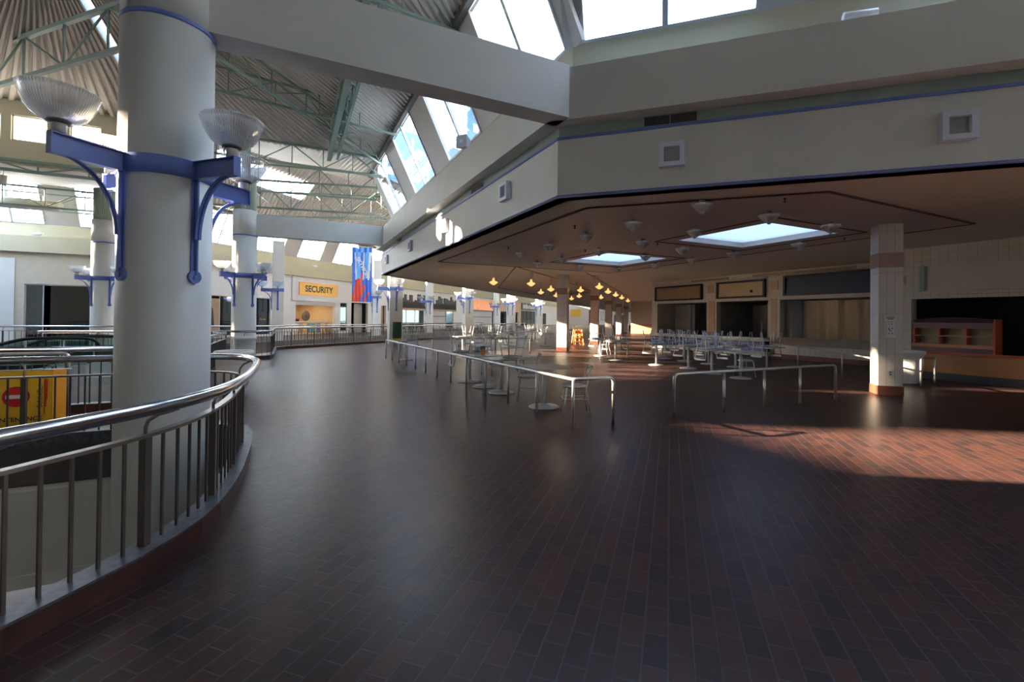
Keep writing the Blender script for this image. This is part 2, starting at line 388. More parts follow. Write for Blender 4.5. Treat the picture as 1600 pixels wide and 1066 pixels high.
# slab edges and kerbs around the openings (offset positive = into the opening)
def side(loop):
    a = sum(loop[k][0]*loop[(k+1) % len(loop)][1]-loop[(k+1) % len(loop)][0]*loop[k][1] for k in range(len(loop)))
    return 1 if a > 0 else -1
for n_, loop in enumerate((W1, W2, W3)):
    sg = side(loop); 
    q = MB(); band(q, loop, 0, sg*.02, -.48, .0); struct('trim_%d' % (n_*4+1), q, 'slabdark', 'dark strip on the slab edge of the floor opening')
    q = MB(); band(q, loop, -sg*.02, sg*.24, -1.45, -.48); struct('wall_slab_edge' if n_ == 0 else 'wall_slab_edge.%03d' % n_, q, 'cream', 'cream painted edge of the upper slab')
    q = MB(); band(q, loop, -sg*.3, sg*.26, -1.6, -1.45); struct('trim_%d' % (n_*4+2), q, 'white', 'pale lip under the cream slab edge')
    q = MB(); band(q, loop, -sg*.035, 0, 0, .13); struct('trim_%d' % (n_*4+3), q, 'kerbred', 'dark red tile kerb along the opening')
    q = MB(); band(q, loop, -sg*.045, sg*.13, .13, .145); band(q, loop, 0, sg*.11, 0, .13); struct('trim_%d' % (n_*4+4), q, 'kerbtop', 'dusty metal strip on top of the kerb')

# ---- guard rails
def resample(path, step, start=0.0):
    out = []; d = start; acc = 0
    for k in range(len(path)-1):
        a = Vector(path[k]); b = Vector(path[k+1]); L = (b-a).length
        while d <= acc+L+1e-9:
            t = (d-acc)/L; out.append((a.lerp(b, t), (b-a).normalized())); d += step
        acc += L
    return out
def smooth_path(P, it=2):
    P = [Vector(p) for p in P]
    for _ in range(it):
        Q = [P[0]]
        for a, b in zip(P[:-1], P[1:]): Q += [a.lerp(b, .25), a.lerp(b, .75)]
        Q.append(P[-1]); P = Q
    return P
def guard_rail(path, label, step=.14, post_every=6, detail=True, rr=.043, hz=1.03, over=.0, start=0.):
    hp = offpath(path, over)
    t = thing('guard_rail', label, 'railing', (path[0][0], path[0][1], .145))
    o = Vector((path[0][0], path[0][1], .145))
    L3 = lambda p, z: Vector((p[0], p[1], z)) - o
    q = MB().tube([L3(p, hz) for p in hp], rr, 16 if detail else 8); q.build('handrail', 'chrome', t)
    q = MB()
    for a, b in zip(path[:-1], path[1:]):
        d = (Vector(b)-Vector(a)).normalized()*.004
        q.bar(L3(Vector(a)-d, .835), L3(Vector(b)+d, .835), .058 if detail else .05, .022)
    q.build('flat_bar', 'flat', t)
    sg_ = -math.copysign(1, over) if over else .05; pts = resample(path, step, start); nb = 0; rest = MB(); nr = 0
    post = MB().box(-.024, .024, -.024, .024, 0, .68); post0 = None; bal0 = None; br0 = None
    for k, (p, d) in enumerate(pts):
        ang = math.atan2(d.y, d.x)
        if k % post_every == 0:
            if not post0: post0 = post.build('post', 'bar', t); c = post0
            else: c = post0.copy(); C.objects.link(c); c.parent = t
            c.location = L3(p, .145); c.rotation_euler = (0, 0, ang)
            if not br0:
                cv = MB().tube([(0, 0, .845), (0, -.0, .89), (.0, -.018*sg_, .93), (.03, -.06*sg_, .965), (.07, -.13*sg_, .985)], .011, 8); cv.lathe([(.03, 0), (.03, .012)], 10, (.07, -.13*sg_, .985-.0))
                br0 = cv.build('bracket', 'flat', t); c = br0
            else: c = br0.copy(); C.objects.link(c); c.parent = t
            c.location = L3(p, 0); c.rotation_euler = (0, 0, ang)
        else:
            nb += 1
            if nb <= 96:
                if not bal0: bal0 = MB().box(-.008, .008, -.008, .008, 0, .68).build('baluster', 'bar', t); c = bal0
                else: c = bal0.copy(); C.objects.link(c); c.parent = t
                c.location = L3(p, .145); c.rotation_euler = (0, 0, ang)
            else:
                a = L3(p, .145); rest.box(a.x-.008, a.x+.008, a.y-.008, a.y+.008, a.z, a.z+.68); nr += 1
    if nr:
        r_ = rest.build('balusters', 'bar', t); r_['kind'] = 'stuff'
    return t
w1in = [tuple(p) for p in offpath(W1, side(W1)*.06)]
guard_rail(smooth_path(w1in[1:-1] + [(-9.5, 7.49)], 1), 'curved guard rail with thick polished handrail around the nearest floor opening', over=-side(W1)*.14)
guard_rail([(-12, 9.8), (-1.95, 9.8)], 'guard rail on the near side of the escalator opening, just behind the yellow barrier', .14, 7)
guard_rail([(-1.84, 9.85), (-1.84, 17.75), (-2.2, 17.75)], 'guard rail running away along the right side of the escalator opening', .14, 7)
guard_rail([(-7.0, 19.36), (-1.9, 19.36), (-1.1, 19.17), (-.68, 19.35), (-.56, 19.8), (-.56, 24.3), (-.15, 25.05), (5.25, 29.36), (8.95, 32.56), (26, 49.58)], 'long guard rail curving past the second round column and off towards the far shops', .2, 7, detail=False)
guard_rail([(-14, 27.84), (-4, 27.84), (-1.5, 28.94), (1.2, 32.12), (22, 53.4)], 'far guard rail in front of the shop fronts, behind the third round column', .2, 7, detail=False)

# ---- round columns with blue collar
def round_column(x, y, label, zb=-4.8):
    t = thing('round_column', label, 'column', (x, y, zb))
    MB().lathe([(.47, 0), (.47, 5.0-zb), (.455, 5.0-zb), (.455, 5.05-zb), (.47, 5.05-zb), (.47, 6.1-zb)], 64).build('shaft', 'column', t)
    MB().lathe([(.47, 3.2-zb), (.485, 3.2-zb), (.485, 3.41-zb), (.47, 3.41-zb)], 64, cap=False).build('collar', 'blue', t)
    MB().lathe([(.456, 5.0-zb), (.478, 5.0-zb), (.478, 5.05-zb), (.456, 5.05-zb)], 64, cap=False).build('ring', 'blue', t)
    q = MB(); n = 72   # fluted upper shaft
    prof = [(.42 if k % 2 else .39) for k in range(n)]
    i0 = len(q.v)
    for z in (6.1-zb, 7.6-zb):
        for k in range(n): a = 2*PI*k/n; q.v.append((prof[k]*math.cos(a), prof[k]*math.sin(a), z))
    for k in range(n): q.f.append([i0+k, i0+(k+1) % n, i0+n+(k+1) % n, i0+n+k]); q.sm.append(False)
    q.f.append([i0+n+k for k in range(n)]); q.sm.append(False)
    q.build('fluted_neck', 'sage', t)
    MB().box(-.16, .16, -.16, .16, 7.6-zb, 9.3-zb).build('post', 'steel_green', t)
    return t
RC = [((-1.34, 6.86), 'nearest'), ((-1.7, 22.8), 'second'), ((-8.0, 28.5), 'third, farther left')]
round_column(-1.34, 6.86, 'thick pale round column nearest the camera, standing in the floor opening')
round_column(-1.7, 22.8, 'pale round column with fluted neck under the second beam')
round_column(-8.0, 28.5, 'pale round column with fluted neck seen left of the nearest column')
# lamp bracket prototype; local origin = foot of the strap on the column face, x = outward
def lamp_bracket():
    t = thing('bowl_lamp', '', 'wall lamp', (0, 0, 0), 0, 'glass bowl lamps on the columns')
    q = MB(); q.box(0, .012, -.045, .045, 0, 1.32); q.box(0, .055, -.006, .006, 0, 1.2); q.build('strap', 'blue', t)
    q = MB(); q.tube([(-.01, 0, -.02), (.03, 0, -.02)], .075, 20); q.tube([(.03, 0, -.02), (.045, 0, -.02)], .025, 10); q.build('disc', 'blue', t)
    q = MB(); q.box(0, .66, -.008, .008, 1.13, 1.33); q.box(0, .66, -.045, .045, 1.325, 1.337); q.box(0, .66, -.045, .045, 1.125, 1.137); q.box(.648, .66, -.045, .045, 1.12, 1.34); q.build('arm', 'blue', t)
    q = MB(); P = []
    for k in range(13):
        a = PI/2*k/12; P.append((.06+.52*(1-math.cos(a)), .42+.72*math.sin(a)))
    for (x0, z0), (x1, z1) in zip(P[:-1], P[1:]):
        q.bar((x0, 0, z0), (x1, 0, z1), .075, .012)
        q.hexa([(x0-.03, -.006, z0), (x0+.02, -.006, z0-.01), (x0+.02, .006, z0-.01), (x0-.03, .006, z0), (x1-.03, -.006, z1), (x1+.02, -.006, z1-.01), (x1+.02, .006, z1-.01), (x1-.03, .006, z1)])
    q.build('curved_brace', 'blue', t)
    q = MB().lathe([(.06, 1.337), (.06, 1.43), (.055, 1.44)], 20, (.58, 0, 0)); q.build('holder', 'speaker', t)
    prof = [(.075, 0), (.10, .004), (.16, .03), (.215, .075), (.255, .135), (.285, .20), (.305, .265), (.315, .30), (.320, .305), (.320, .315), (.312, .318), (.30, .30), (.28, .22), (.245, .145), (.20, .085), (.15, .045), (.08, .018)]
    b = MB().lathe(prof, 64, cap=False).build('glass_bowl', 'lamp', t); b.location = (.58, 0, 1.44)
    b2 = MB().lathe([(.06, -.01), (.105, 0), (.105, .022), (.06, .03)], 24).build('bowl_ring', 'flat', b)
    return t
proto = lamp_bracket(); first = True
SQ = []
def place_lamps(cx, cy, r, angs, names, z=2.07):
    global first
    for a, nm in zip(angs, names):
        loc = (cx+r*math.cos(R(a)), cy+r*math.sin(R(a)), z)
        if first: o = proto; o.location = loc; o.rotation_euler = (0, 0, R(a)); o['label'] = nm; first = False
        else: copy_tree(proto, nm, loc, (0, 0, R(a)))
angs = [225, 315, 45, 135]
place_lamps(-1.34, 6.86, .472, angs, ['large glass bowl lamp on blue bracket, left front of the nearest round column', 'glass bowl lamp on blue bracket, right front of the nearest round column', 'glass bowl lamp on blue bracket, right rear of the nearest round column', 'glass bowl lamp behind the left side of the nearest round column'])
place_lamps(-1.7, 22.8, .472, angs, ['glass bowl lamp at the left front of the second round column', 'glass bowl lamp at the right front of the second round column', 'glass bowl lamp at the right rear of the second round column', 'glass bowl lamp at the left rear of the second round column'])
place_lamps(-8.0, 28.5, .472, angs, ['glass bowl lamp at the left front of the third round column', 'glass bowl lamp at the right front of the third round column', 'glass bowl lamp at the right rear of the third round column', 'glass bowl lamp at the left rear of the third round column'])

# ---- square columns farther off
FSQ = [(5.8, 28.0, 'big square column beyond the long rail'), (14.0, 37.4, 'square column right of the skyline shop'),
       (22.6, 46.6, 'square column right of the copper sign'), (31.4, 55.8, 'square column left of the distant white shop'),
       (-.6, 33.9, 'square column left of the SECURITY sign'), (6.9, 41.0, 'square column right of the banner'),
       (13.5, 47.8, 'slim column mid skyline shop'), (20.6, 54.9, 'slim column right of the copper sign'), (27.6, 61.9, 'slim column beside the peach shop')]
for k, (x, y, lb) in enumerate(FSQ):
    big = k < 4; hw = .38 if big else .34
    t = thing('square_column', lb, 'column', (x, y, 0), R(0))
    MB().box(-hw, hw, -hw, hw, 0, 6.5).build('shaft', 'column', t)
    MB().box(-hw-.015, hw+.015, -hw-.015, hw+.015, 3.2, 3.41).build('collar', 'blue', t)
    side_n = ['near', 'left', 'right', 'rear']
    place_lamps(x, y, hw+.002, [270, 180], ['bowl lamp, near side of '+lb, 'bowl lamp, left side of '+lb])
# beams
q = MB().box(-1.0, 4.3, 6.66, 7.08, 5.07, 5.98); struct('trim_20', q, 'column', 'wide grey beam from the nearest round column to the wall')
q = MB().box(-1.35, 4.2, 22.6, 23.02, 5.07, 5.98); struct('trim_21', q, 'column', 'second grey beam at the far round column')

# ---- bands around the food court island and around the far shops
PA = [(18, -6.55), (4.35, 7.1), (4.35, 24.4), (90.35, 110.4)]
PB = [(78, 121), (-7.6, 35.4), (-30, 35.4)]
def bands(P, nm, shop):
    k0 = nm
    if not shop:
        struct('wall_fascia', band(MB(), P, -.3, 0, 3.8, 4.87), 'cream', 'cream fascia around the food court')
        struct('trim_%d' % (k0+1), band(MB(), P, -.05, .025, 4.83, 4.875), 'blue', 'thin blue line along the top of the fascia')
        struct('trim_%d' % (k0+2), band(MB(), P, -.02, .02, 3.785, 3.83), 'blue', 'thin blue line along the bottom of the fascia')
    struct('trim_%d' % (k0+3), band(MB(), P, -.3, -.03, 4.87, 5.07), 'sage', 'sage green recessed strip')
    struct('wall_band' + ('_far' if shop else ''), band(MB(), P, -.42, .28, 5.07, 5.98), 'cream' if not shop else 'olive', 'cream painted band')
    struct('wall_parapet' + ('_far' if shop else ''), band(MB(), P, -.55, -.42, 5.98, 6.77), 'olive', 'olive cream parapet under the clerestory windows')
    struct('trim_%d' % (k0+4), band(MB(), P, .50, .74, 8.88, 9.12), 'darkframe', 'dark eave of the roof above the clerestory')
bands(PA, 30, False); bands(PB, 40, True)
WN = [0]
def clerestory(F, u0, u1, ws, nwin=2):
    """sloped wall from (n=-.42,z=6.77) to (n=.6,z=8.95); ws = list of window spans"""
    def pt(u, f, off=0): return F.p(u, -.42+1.02*f - off*.9, 6.77+2.15*f + off*.42)
    cur = u0; pan = MB()
    def slab(mb, a, b, f0, f1, o0, o1):
        mb.hexa([pt(a, f0, o0), pt(b, f0, o0), pt(b, f0, o1), pt(a, f0, o1), pt(a, f1, o0), pt(b, f1, o0), pt(b, f1, o1), pt(a, f1, o1)])
    for a, b in ws + [(u1, u1)]:
        if a > cur: slab(pan, cur, a, -.02, 1.02, 0, .08)
        cur = b
    struct('wall_clerestory' , pan, 'greypanel', 'grey panels between the clerestory windows')
    for a, b in ws:
        WN[0] += 1
        fr = MB(); k = .05
        slab(fr, a, a+k, 0, 1, -.03, .06); slab(fr, b-k, b, 0, 1, -.03, .06); slab(fr, a, b, 0, .02, -.03, .06); slab(fr, a, b, .98, 1, -.03, .06)
        mth = (a+b)/2; slab(fr, mth-k, mth+k, 0, 1, -.03, .06)
        o = struct('window_%d' % WN[0], fr, 'mullion', 'clerestory window frame')
        pn = MB(); pn.poly([pt(a, 0, .02), pt(b, 0, .02), pt(b, 1, .02), pt(a, 1, .02)]); pn.build('pane', 'glass', o)
clerestory(FL, -.1, 17.2, [(.35, 3.15), (4.7, 7.5), (9.1, 11.95), (13.5, 16.4)])
clerestory(FR, 0, 19, [(.35, 3.3), (4.9, 7.7), (9.3, 12.1)])
ws = [(u, u+2.8) for u in [3.2+4.4*k for k in range(25)]]
clerestory(FB, 0, 118, [(.7, 2.6)] + ws)
clerestory(FA, -22, 0, [(-20.5, -17.7), (-16.2, -13.4), (-12.0, -9.2), (-7.9, -5.1), (-3.6, -.9)])
clerestory(FD, .3, 118, [(1+4.4*k, 3.8+4.4*k) for k in range(24)])

# ---- roofs: corrugated deck (ribs run A->D, B->C)
def deck(A, B, Cc, D, name='ceiling_deck', period=.30, depth=.085, up=True):
    A, B, Cc, D = map(Vector, (A, B, Cc, D)); q = MB()
    L = max((B-A).length, (Cc-D).length); n = max(2, int(L/period)); nn = (B-A).cross(D-A).normalized()
    if nn.z < 0: nn = -nn
    prof = [(0, 0), (.35, 0), (.5, 1), (.85, 1)]
    ts = [((k+a)/n, h) for k in range(n) for a, h in prof] + [(1, 0)]
    pts = [(A.lerp(B, t)+nn*h*depth, D.lerp(Cc, t)+nn*h*depth) for t, h in ts]
    for (a, d), (b, c) in zip(pts[:-1], pts[1:]): q.poly([a, b, c, d])
    t_ = Vector((0, 0, .12))
    q.poly([A+t_, B+t_, Cc+t_, D+t_])
    return struct(name, q, 'deck', 'corrugated metal roof deck')
ZE = 9.0
deck((3.75, 6.7, ZE), (3.75, 22, ZE), (-5.3, 15.6, 11.3), (-5.3, -2, 11.3))
deck((20.6, -10.1, ZE), (3.75, 6.75, ZE), (-5.3, -2, 11.3), (-5.3, -3, 11.3))
deck((3.75, 22, ZE), (-4.45, 22, ZE), (-5.55, 15.6, 11.3), (-5.3, 15.6, 11.3))
deck((-4.72, 22, ZE), (-17.3, 22, ZE), (-5.95, 15.6, 11.3), (-5.85, 15.6, 11.3))
q = MB(); q.poly([(-4.45, 22, ZE+.05), (-4.72, 22, ZE+.05), (-5.85, 15.6, 11.35), (-5.55, 15.6, 11.35)]); struct('window_39', q, 'skypane', 'long narrow roof light running down the roof')
deck((-17.3, 22, ZE), (-17.3, -10, ZE), (-5.95, -3, 11.3), (-5.95, 15.6, 11.3))
deck((-17.3, -10, ZE), (20.6, -10, ZE), (-5.3, -3, 11.3), (-5.9, -3, 11.3))
q = MB(); q.box(-5.95, -5.3, -3, 15.6, 11.36, 11.38); struct('window_40', q, 'skypane', 'narrow light strip along the ridge')
# second roofs
deck((-12.3, 22.3, 6.95), (-5.5, 22.3, 6.95), (-5.5, 35.9, 9.0), (-12.3, 35.9, 9.0))
def shed_plate():
    bm = bmesh.new(); d = Vector((.85, -.527)).normalized(); e = Vector((.527, .85)).normalized()
    loops = [[(-12.2, 22.3), (-12.2, 35.9), (-22.2, 35.9), (-22.2, 22.3)]]; hs = []
    for c, off, hl, hw in [((-15.2, 29.6), k*1.2, 1.7, .45) for k in (-2.4, -1.4, -.4, .6, 1.6, 2.6)] + [((-19.9, 31.6), .75, 1.2, .08)]:  # slots out of view, added to throw sun stripes on the court
        c = Vector(c)+e*off; hs.append([tuple(c+d*a+e*b) for a, b in ((-hl, -hw), (hl, -hw), (hl, hw), (-hl, hw))])
    for loop in loops+hs:
        vs = [bm.verts.new((x, y, 6.95+(y-22.3)*.1507)) for x, y in loop]
        for k in range(4): bm.edges.new((vs[k], vs[(k+1) % 4]))
    bmesh.ops.triangle_fill(bm, use_beauty=True, edges=bm.edges[:])
    bad = [f for f in bm.faces if any(inpoly(f.calc_center_median().x, f.calc_center_median().y, P) for P in hs)]
    bmesh.ops.delete(bm, geom=bad, context='FACES_ONLY')
    me = bpy.data.meshes.new('ceiling_deck'); bm.to_mesh(me); bm.free(); me.materials.append(M['deck'])
    o = bpy.data.objects.new('ceiling_deck', me); C.objects.link(o); o['kind'] = 'structure'; o['label'] = 'metal roof deck with unseen slots added to let sunlight through'
shed_plate()
deck((-5.5, 22.2, ZE), (3.7, 22.2, ZE), (3.7, 34.2, 11.2), (-5.5, 25.4, 11.2))
deck((3.7, 22.2, ZE), (4.1, 24.6, ZE), (6, 36.5, 11.2), (3.7, 34.2, 11.2))
deck((3.9, 24.4, ZE), (90, 110.5, ZE), (86, 116.5, 11.2), (6, 36.5, 11.2))
# far slope with a roof light near its left end
def ridge(x): return (x, x+30.6, 11.2)
def eave(x): return (x, x+43.4, ZE)
def lerp3(a, b, t): return tuple(a[i]+(b[i]-a[i])*t for i in range(3))
deck(ridge(-5.5), ridge(-3.2), eave(-5.0), eave(-8.2))
deck(ridge(-3.2), ridge(2.0), lerp3(ridge(2.0), eave(-.3), .22), lerp3(ridge(-3.2), eave(-5.0), .22))
deck(lerp3(ridge(-3.2), eave(-5), .48), lerp3(ridge(2), eave(-.3), .48), eave(-.3), eave(-5.0))
deck(ridge(2.0), ridge(86), eave(80), eave(-.3))
q = MB(); q.poly([lerp3(ridge(-3.2), eave(-5), .22), lerp3(ridge(2), eave(-.3), .22), lerp3(ridge(2), eave(-.3), .48), lerp3(ridge(-3.2), eave(-5), .48)])
struct('window_41', q, 'glass', 'roof light in the far roof')
# outer walls, mostly outside the picture
def holes_wall(F, u0, u1, z0, z1, n0, n1, holes, name, m, label):
    """wall with rectangular holes (u0,u1,z0,z1) not overlapping in u"""
    q = MB(); cur = u0
    for a, b, c, d in sorted(holes):
        if a > cur: F.box(q, cur, a, n0, n1, z0, z1)
        if c > z0: F.box(q, a, b, n0, n1, z0, c)
        if d < z1: F.box(q, a, b, n0, n1, d, z1)
        cur = b
    if cur < u1: F.box(q, cur, u1, n0, n1, z0, z1)
    return struct(name, q, m, label)
FW = Fr((-17, 0), (0, 1), (1, 0))
sun_opening = [(17.2, 21.5, 7.25, 8.7)]  # unseen opening, added and sized to throw the sun patch on the floor
holes_wall(FW, -10.2, 22.3, -4.8, 9.6, -.3, 0, sun_opening, 'wall_left', 'cream', 'left wall of the atrium with an added sun opening')
struct('wall_left', MB().box(-22.3, -22, 24.6, 36, -4.8, 9.6).box(-22.3, -22, 22.3, 24.6, -4.8, 7.4), 'cream', 'left wall of the second atrium')  # unseen wall, its low stretch shaped to let the sun patch through
struct('wall_left', MB().box(-22, -17, 22.0, 22.3, -4.8, 7.0), 'cream', 'left wall of the second atrium')
FN = Fr((0, 22), (1, 0), (0, -1))
holes_wall(FN, -17.3, -5.4, 6.85, 9.3, -.25, 0, [(-15.2, -14.95, 6.95, 8.9), (-14.5, -14.25, 6.95, 8.9), (-12.65, -12.4, 6.95, 8.7), (-11.8, -11.2, 7.1, 8.3), (-9.95, -9.0, 7.65, 8.55), (-8.75, -7.8, 7.65, 8.55), (-7.2, -6.3, 7.65, 8.55)], 'wall_far', 'olive', 'end wall with small square windows and unseen added sun slits')  # narrow left-hand slits are unseen, added to cast the sun streaks
for a in (-9.95, -8.75, -7.2):
    b = a+.95 if a < -8 else a+.9
    WN[0] += 1; fr = MB(); k = .05
    for bx in ((a, a+k, 7.65, 8.55), (b-k, b, 7.65, 8.55), (a, b, 7.65, 7.7), (a, b, 8.5, 8.55)): FN.box(fr, bx[0], bx[1], -.2, -.05, bx[2], bx[3])
    o = struct('window_%d' % WN[0], fr, 'cream', 'small square window high in the end wall')
    MB().poly([FN.p(a, -.12, 7.65), FN.p(b, -.12, 7.65), FN.p(b, -.12, 8.55), FN.p(a, -.12, 8.55)]).build('pane', 'glass', o)
struct('wall_near', MB().box(-20.3, 31, -10.4, -10.1, -4.8, 9.2), 'cream', 'wall behind the camera')
struct('wall_right', MB().box(30, 30.3, -10.4, 12, 0, 9.2), 'cream', 'wall at the far right')
q = MB().poly([(-5.5, 22.15, 6.9), (-5.5, 22.15, 9.2), (-5.5, 25.4, 11.3), (-5.5, 36, 9.2), (-5.5, 36, 8.9)]); struct('wall_gable', q, 'deck', 'step between two roofs')
FZ = Fr((76, 121), (1, -1), (-1, -1))
struct('wall_end', FZ.box(MB(), -4, 45, -.3, 0, 0, 11.5), 'white', 'pale wall closing the far end of the mall')
q = MB(); FZ.box(q, 8.5, 10.2, 0, .1, 0, 4.4); FZ.box(q, 16, 19.5, 0, .1, 0, 3); FZ.box(q, 21.5, 24, 0, .1, .0, 3.2); struct('trim_80', q, 'dim', 'dark slabs painted as shaded openings in the end wall')  # solid slabs, the shade of an opening is only their dark colour
q = MB(); FZ.box(q, 16, 19.5, 0, .2, 3.2, 5.2); FZ.box(q, 3, 6, 0, .2, 2.4, 4.6); struct('trim_81', q, 'signyellow', 'amber fronts in the end wall')
q = MB(); FZ.box(q, 12, 15, 0, .15, 1.2, 4); FZ.box(q, 26, 29, 0, .15, 0, 4); struct('trim_82', q, 'lightblue' if 0 else 'greypanel', 'grey fronts in the end wall')

# ---- roof trusses
TR = [0]
def truss(p0, p1, depth, n, label, r=.045, zig=True, web='steel_green'):
    TR[0] += 1; a = Vector(p0); b = Vector(p1)
    t = thing('roof_truss', label, 'truss', a)
    MB().bar((0, 0, 0), b-a, r*2).build('bottom_chord', 'steel_green', t)
    d = Vector((0, 0, depth))
    MB().bar(d, b-a+d, r*2).build('top_chord', 'steel_green', t)
    for k in range(n+1):
        p = (b-a)*k/n
        MB().tube([p, p+d], r*.6, 6).build('vertical_member', web, t)
        if k < n:
            p2 = (b-a)*(k+1)/n
            (MB().tube([p, p2+d], r*.6, 6) if (k % 2 == 0) == zig else MB().tube([p+d, p2], r*.6, 6)).build('diagonal_member', web, t)
    return t
truss((-11.5, 23.3, 8.7), (-1.8, 13.5, 8.9), 1.25, 7, 'green roof truss at the top left corner, passing behind the nearest column', .06)
truss((-1.8, 13.5, 8.9), (3.9, 7.7, 8.9), .8, 4, 'green roof truss above the wide grey beam, nearest the clerestory', .06)
truss((1.55, 9.0, 9.1), (1.55, 21.9, 8.6), .75, 12, 'deep green truss running lengthways under the roof, right of the nearest column', .09)
truss((1.9, 9.0, 9.15), (1.9, 21.9, 8.65), .7, 12, 'right-hand twin of the deep lengthways green truss', .05)
truss((3.8, 11.0, 8.8), (-4.8, 11.0, 9.6), .8, 6, 'slim green cross truss crossing the lengthways truss, nearest one', .035)
truss((3.8, 14.6, 8.8), (-4.8, 14.6, 9.6), .8, 6, 'slim green cross truss crossing the lengthways truss, second one', .035)
truss((3.8, 18.3, 8.8), (-4.8, 18.3, 9.4), .8, 6, 'slim green cross truss crossing the lengthways truss, third one', .035)
truss((3.8, 21.9, 8.15), (-4.9, 21.9, 8.15), .85, 7, 'green truss along the far eave of the near roof', .045)
truss((-5.2, 21.8, 6.55), (-19, 21.8, 6.55), .35, 10, 'green pipe truss under the end wall with small square windows', .05)
truss((3.8, 21.6, 8.6), (-5, 13.2, 9.6), .8, 8, 'green diagonal truss meeting the lengthways truss at its far end', .04)
truss((-3.2, 6, 9.4), (-3.2, 21.5, 8.7), .8, 10, 'green lengthways truss just right of the nearest column', .05)
# second roof
truss((-5.4, 25.8, 7.6), (4.0, 24.2, 7.6), 1.3, 7, 'pale green truss above the second beam, nearest of the far roof', .04)
truss((-9, 31.5, 7.8), (4.6, 26.2, 7.3), 1.5, 9, 'green truss slanting down to the right end of the second beam', .05)
truss((-7, 34.8, 8.0), (8.0, 28.8, 7.7), 1.5, 9, 'green truss behind the slanting one, in front of the roof light', .04)
truss((0, 42.0, 8.2), (13, 34.5, 7.9), 1.6, 9, 'farther green truss over the shop with the black skyline', .04)
truss((-19, 29, 6.6), (-6, 29, 6.6), .9, 9, 'green truss in front of the windows at the far left', .04)
truss((-14, 33, 6.9), (-10, 24, 6.2), .8, 6, 'short green truss running away at the far left', .04)
truss((-18, 33.5, 7.2), (-6, 33.5, 7.2), .9, 8, 'green truss close to the far left windows', .035)
# far roof ducts
t = thing('roof_duct', 'round pale duct hung under the roof at the far left', 'duct', (-13.5, 30.2, 6.9)); MB().tube([(0, 0, 0), (3.6, -.8, -.15)], .22, 16).build('pipe', 'deck', t); MB().tube([(.9, -.2, -.04), (2.4, -.53, -.1)], .25, 16).build('sleeve', 'speaker', t)
def can(x, y, z, label, r=.13, h=.38):
    t = thing('can_light', label, 'ceiling light', (x, y, z), 0, 'can lights'); MB().lathe([(r, 0), (r, h), (.03, h), (.03, h+.5)], 20).build('housing', 'cream', t); MB().lathe([(r*.8, -.002), (0, -.002)], 16, cap=False).build('lens', 'black', t); return t
can(-.15, 11.8, 9.25, 'white can light under the corrugated roof, upper of two beside the lengthways truss'); can(-.6, 15.0, 9.3, 'white can light under the corrugated roof, lower of two beside the lengthways truss')
can(-11.2, 27.6, 7.2, 'white can light under the far left roof')

# blue tower beyond the clerestory
t = thing('office_tower', 'blue glass tower block seen through the clerestory windows', 'building', (22, 92, 0), R(20))
MB().box(-9, 9, -6, 6, 0, 36).build('facade', 'tower', t)
q = MB()
for k in range(12): q.box(-9.1, -7.8, -6.1, -5.9, 8+k*2.4, 9.3+k*2.4)
for k in range(4): q.box(-4+k*3.6, -3.7+k*3.6, -6.15, -5.95, 4, 35)
q.build('stripes', 'towerw', t)
t = thing('office_tower', 'narrow blue tower with white window slots outside the second clerestory window', 'building', (34, 93, 0), R(20))
MB().box(-2.4, 2.4, -3, 3, 0, 54).build('facade', 'tower', t)
q = MB()
for k in range(10): q.box(-.7, .7, -3.1, -2.95, 22+k*3.1, 23.8+k*3.1)
q.build('window_slots', 'towerw', t)

# ---- food court ceiling (holes for the two skylights)
cb = [(4.3, 7.1), (18, -6.6), (30, -6.6), (30, 20.2), (49, 34), (105, 88), (90.3, 110.3), (4.3, 24.4)]
SK = [(9.55, 12.15, 6.65, 9.3), (9.45, 12.05, 12.2, 14.8)]
def plate(outer, holes, z, name, m, label, flip=True):
    bm = bmesh.new()
    for loop in [outer]+[[(a, c), (b, c), (b, d), (a, d)] for a, b, c, d in holes]:
        vs = [bm.verts.new((x, y, z)) for x, y in loop]
        for k in range(len(vs)): bm.edges.new((vs[k], vs[(k+1) % len(vs)]))
    bmesh.ops.triangle_fill(bm, use_beauty=True, edges=bm.edges[:])
    bad = [f for f in bm.faces if any(a < f.calc_center_median().x < b and c < f.calc_center_median().y < d for a, b, c, d in holes)]
    bmesh.ops.delete(bm, geom=bad, context='FACES_ONLY')
    for f in bm.faces:
        if f.normal.z > 0: f.normal_flip()
    me = bpy.data.meshes.new(name); bm.to_mesh(me); bm.free(); me.materials.append(M[m]); o = bpy.data.objects.new(name, me); C.objects.link(o); o['kind'] = 'structure'; o['label'] = label; return o
plate(cb, SK, 3.8, 'ceiling', 'ceiling', 'low tan ceiling of the food court')
mv = [(5.26, 7.48), (8.14, 4.6), (13.5, 4.6), (13.5, 17.3), (5.26, 17.3)]
plate(mv, SK, 3.785, 'ceiling_panel', 'mauve', 'mauve field of the food court ceiling around the skylights')
def outline(pts, z, w, name, m, label, close=True):
    q = MB(); P = pts+[pts[0]] if close else pts
    for a, b in zip(P[:-1], P[1:]): q.bar((*a, z), (*b, z), w, .02)
    struct(name, q, m, label)
outline(mv, 3.782, .05, 'trim_50', 'reveal', 'dark line around the mauve ceiling field')
off = offpath(PA[0:4], -.92)
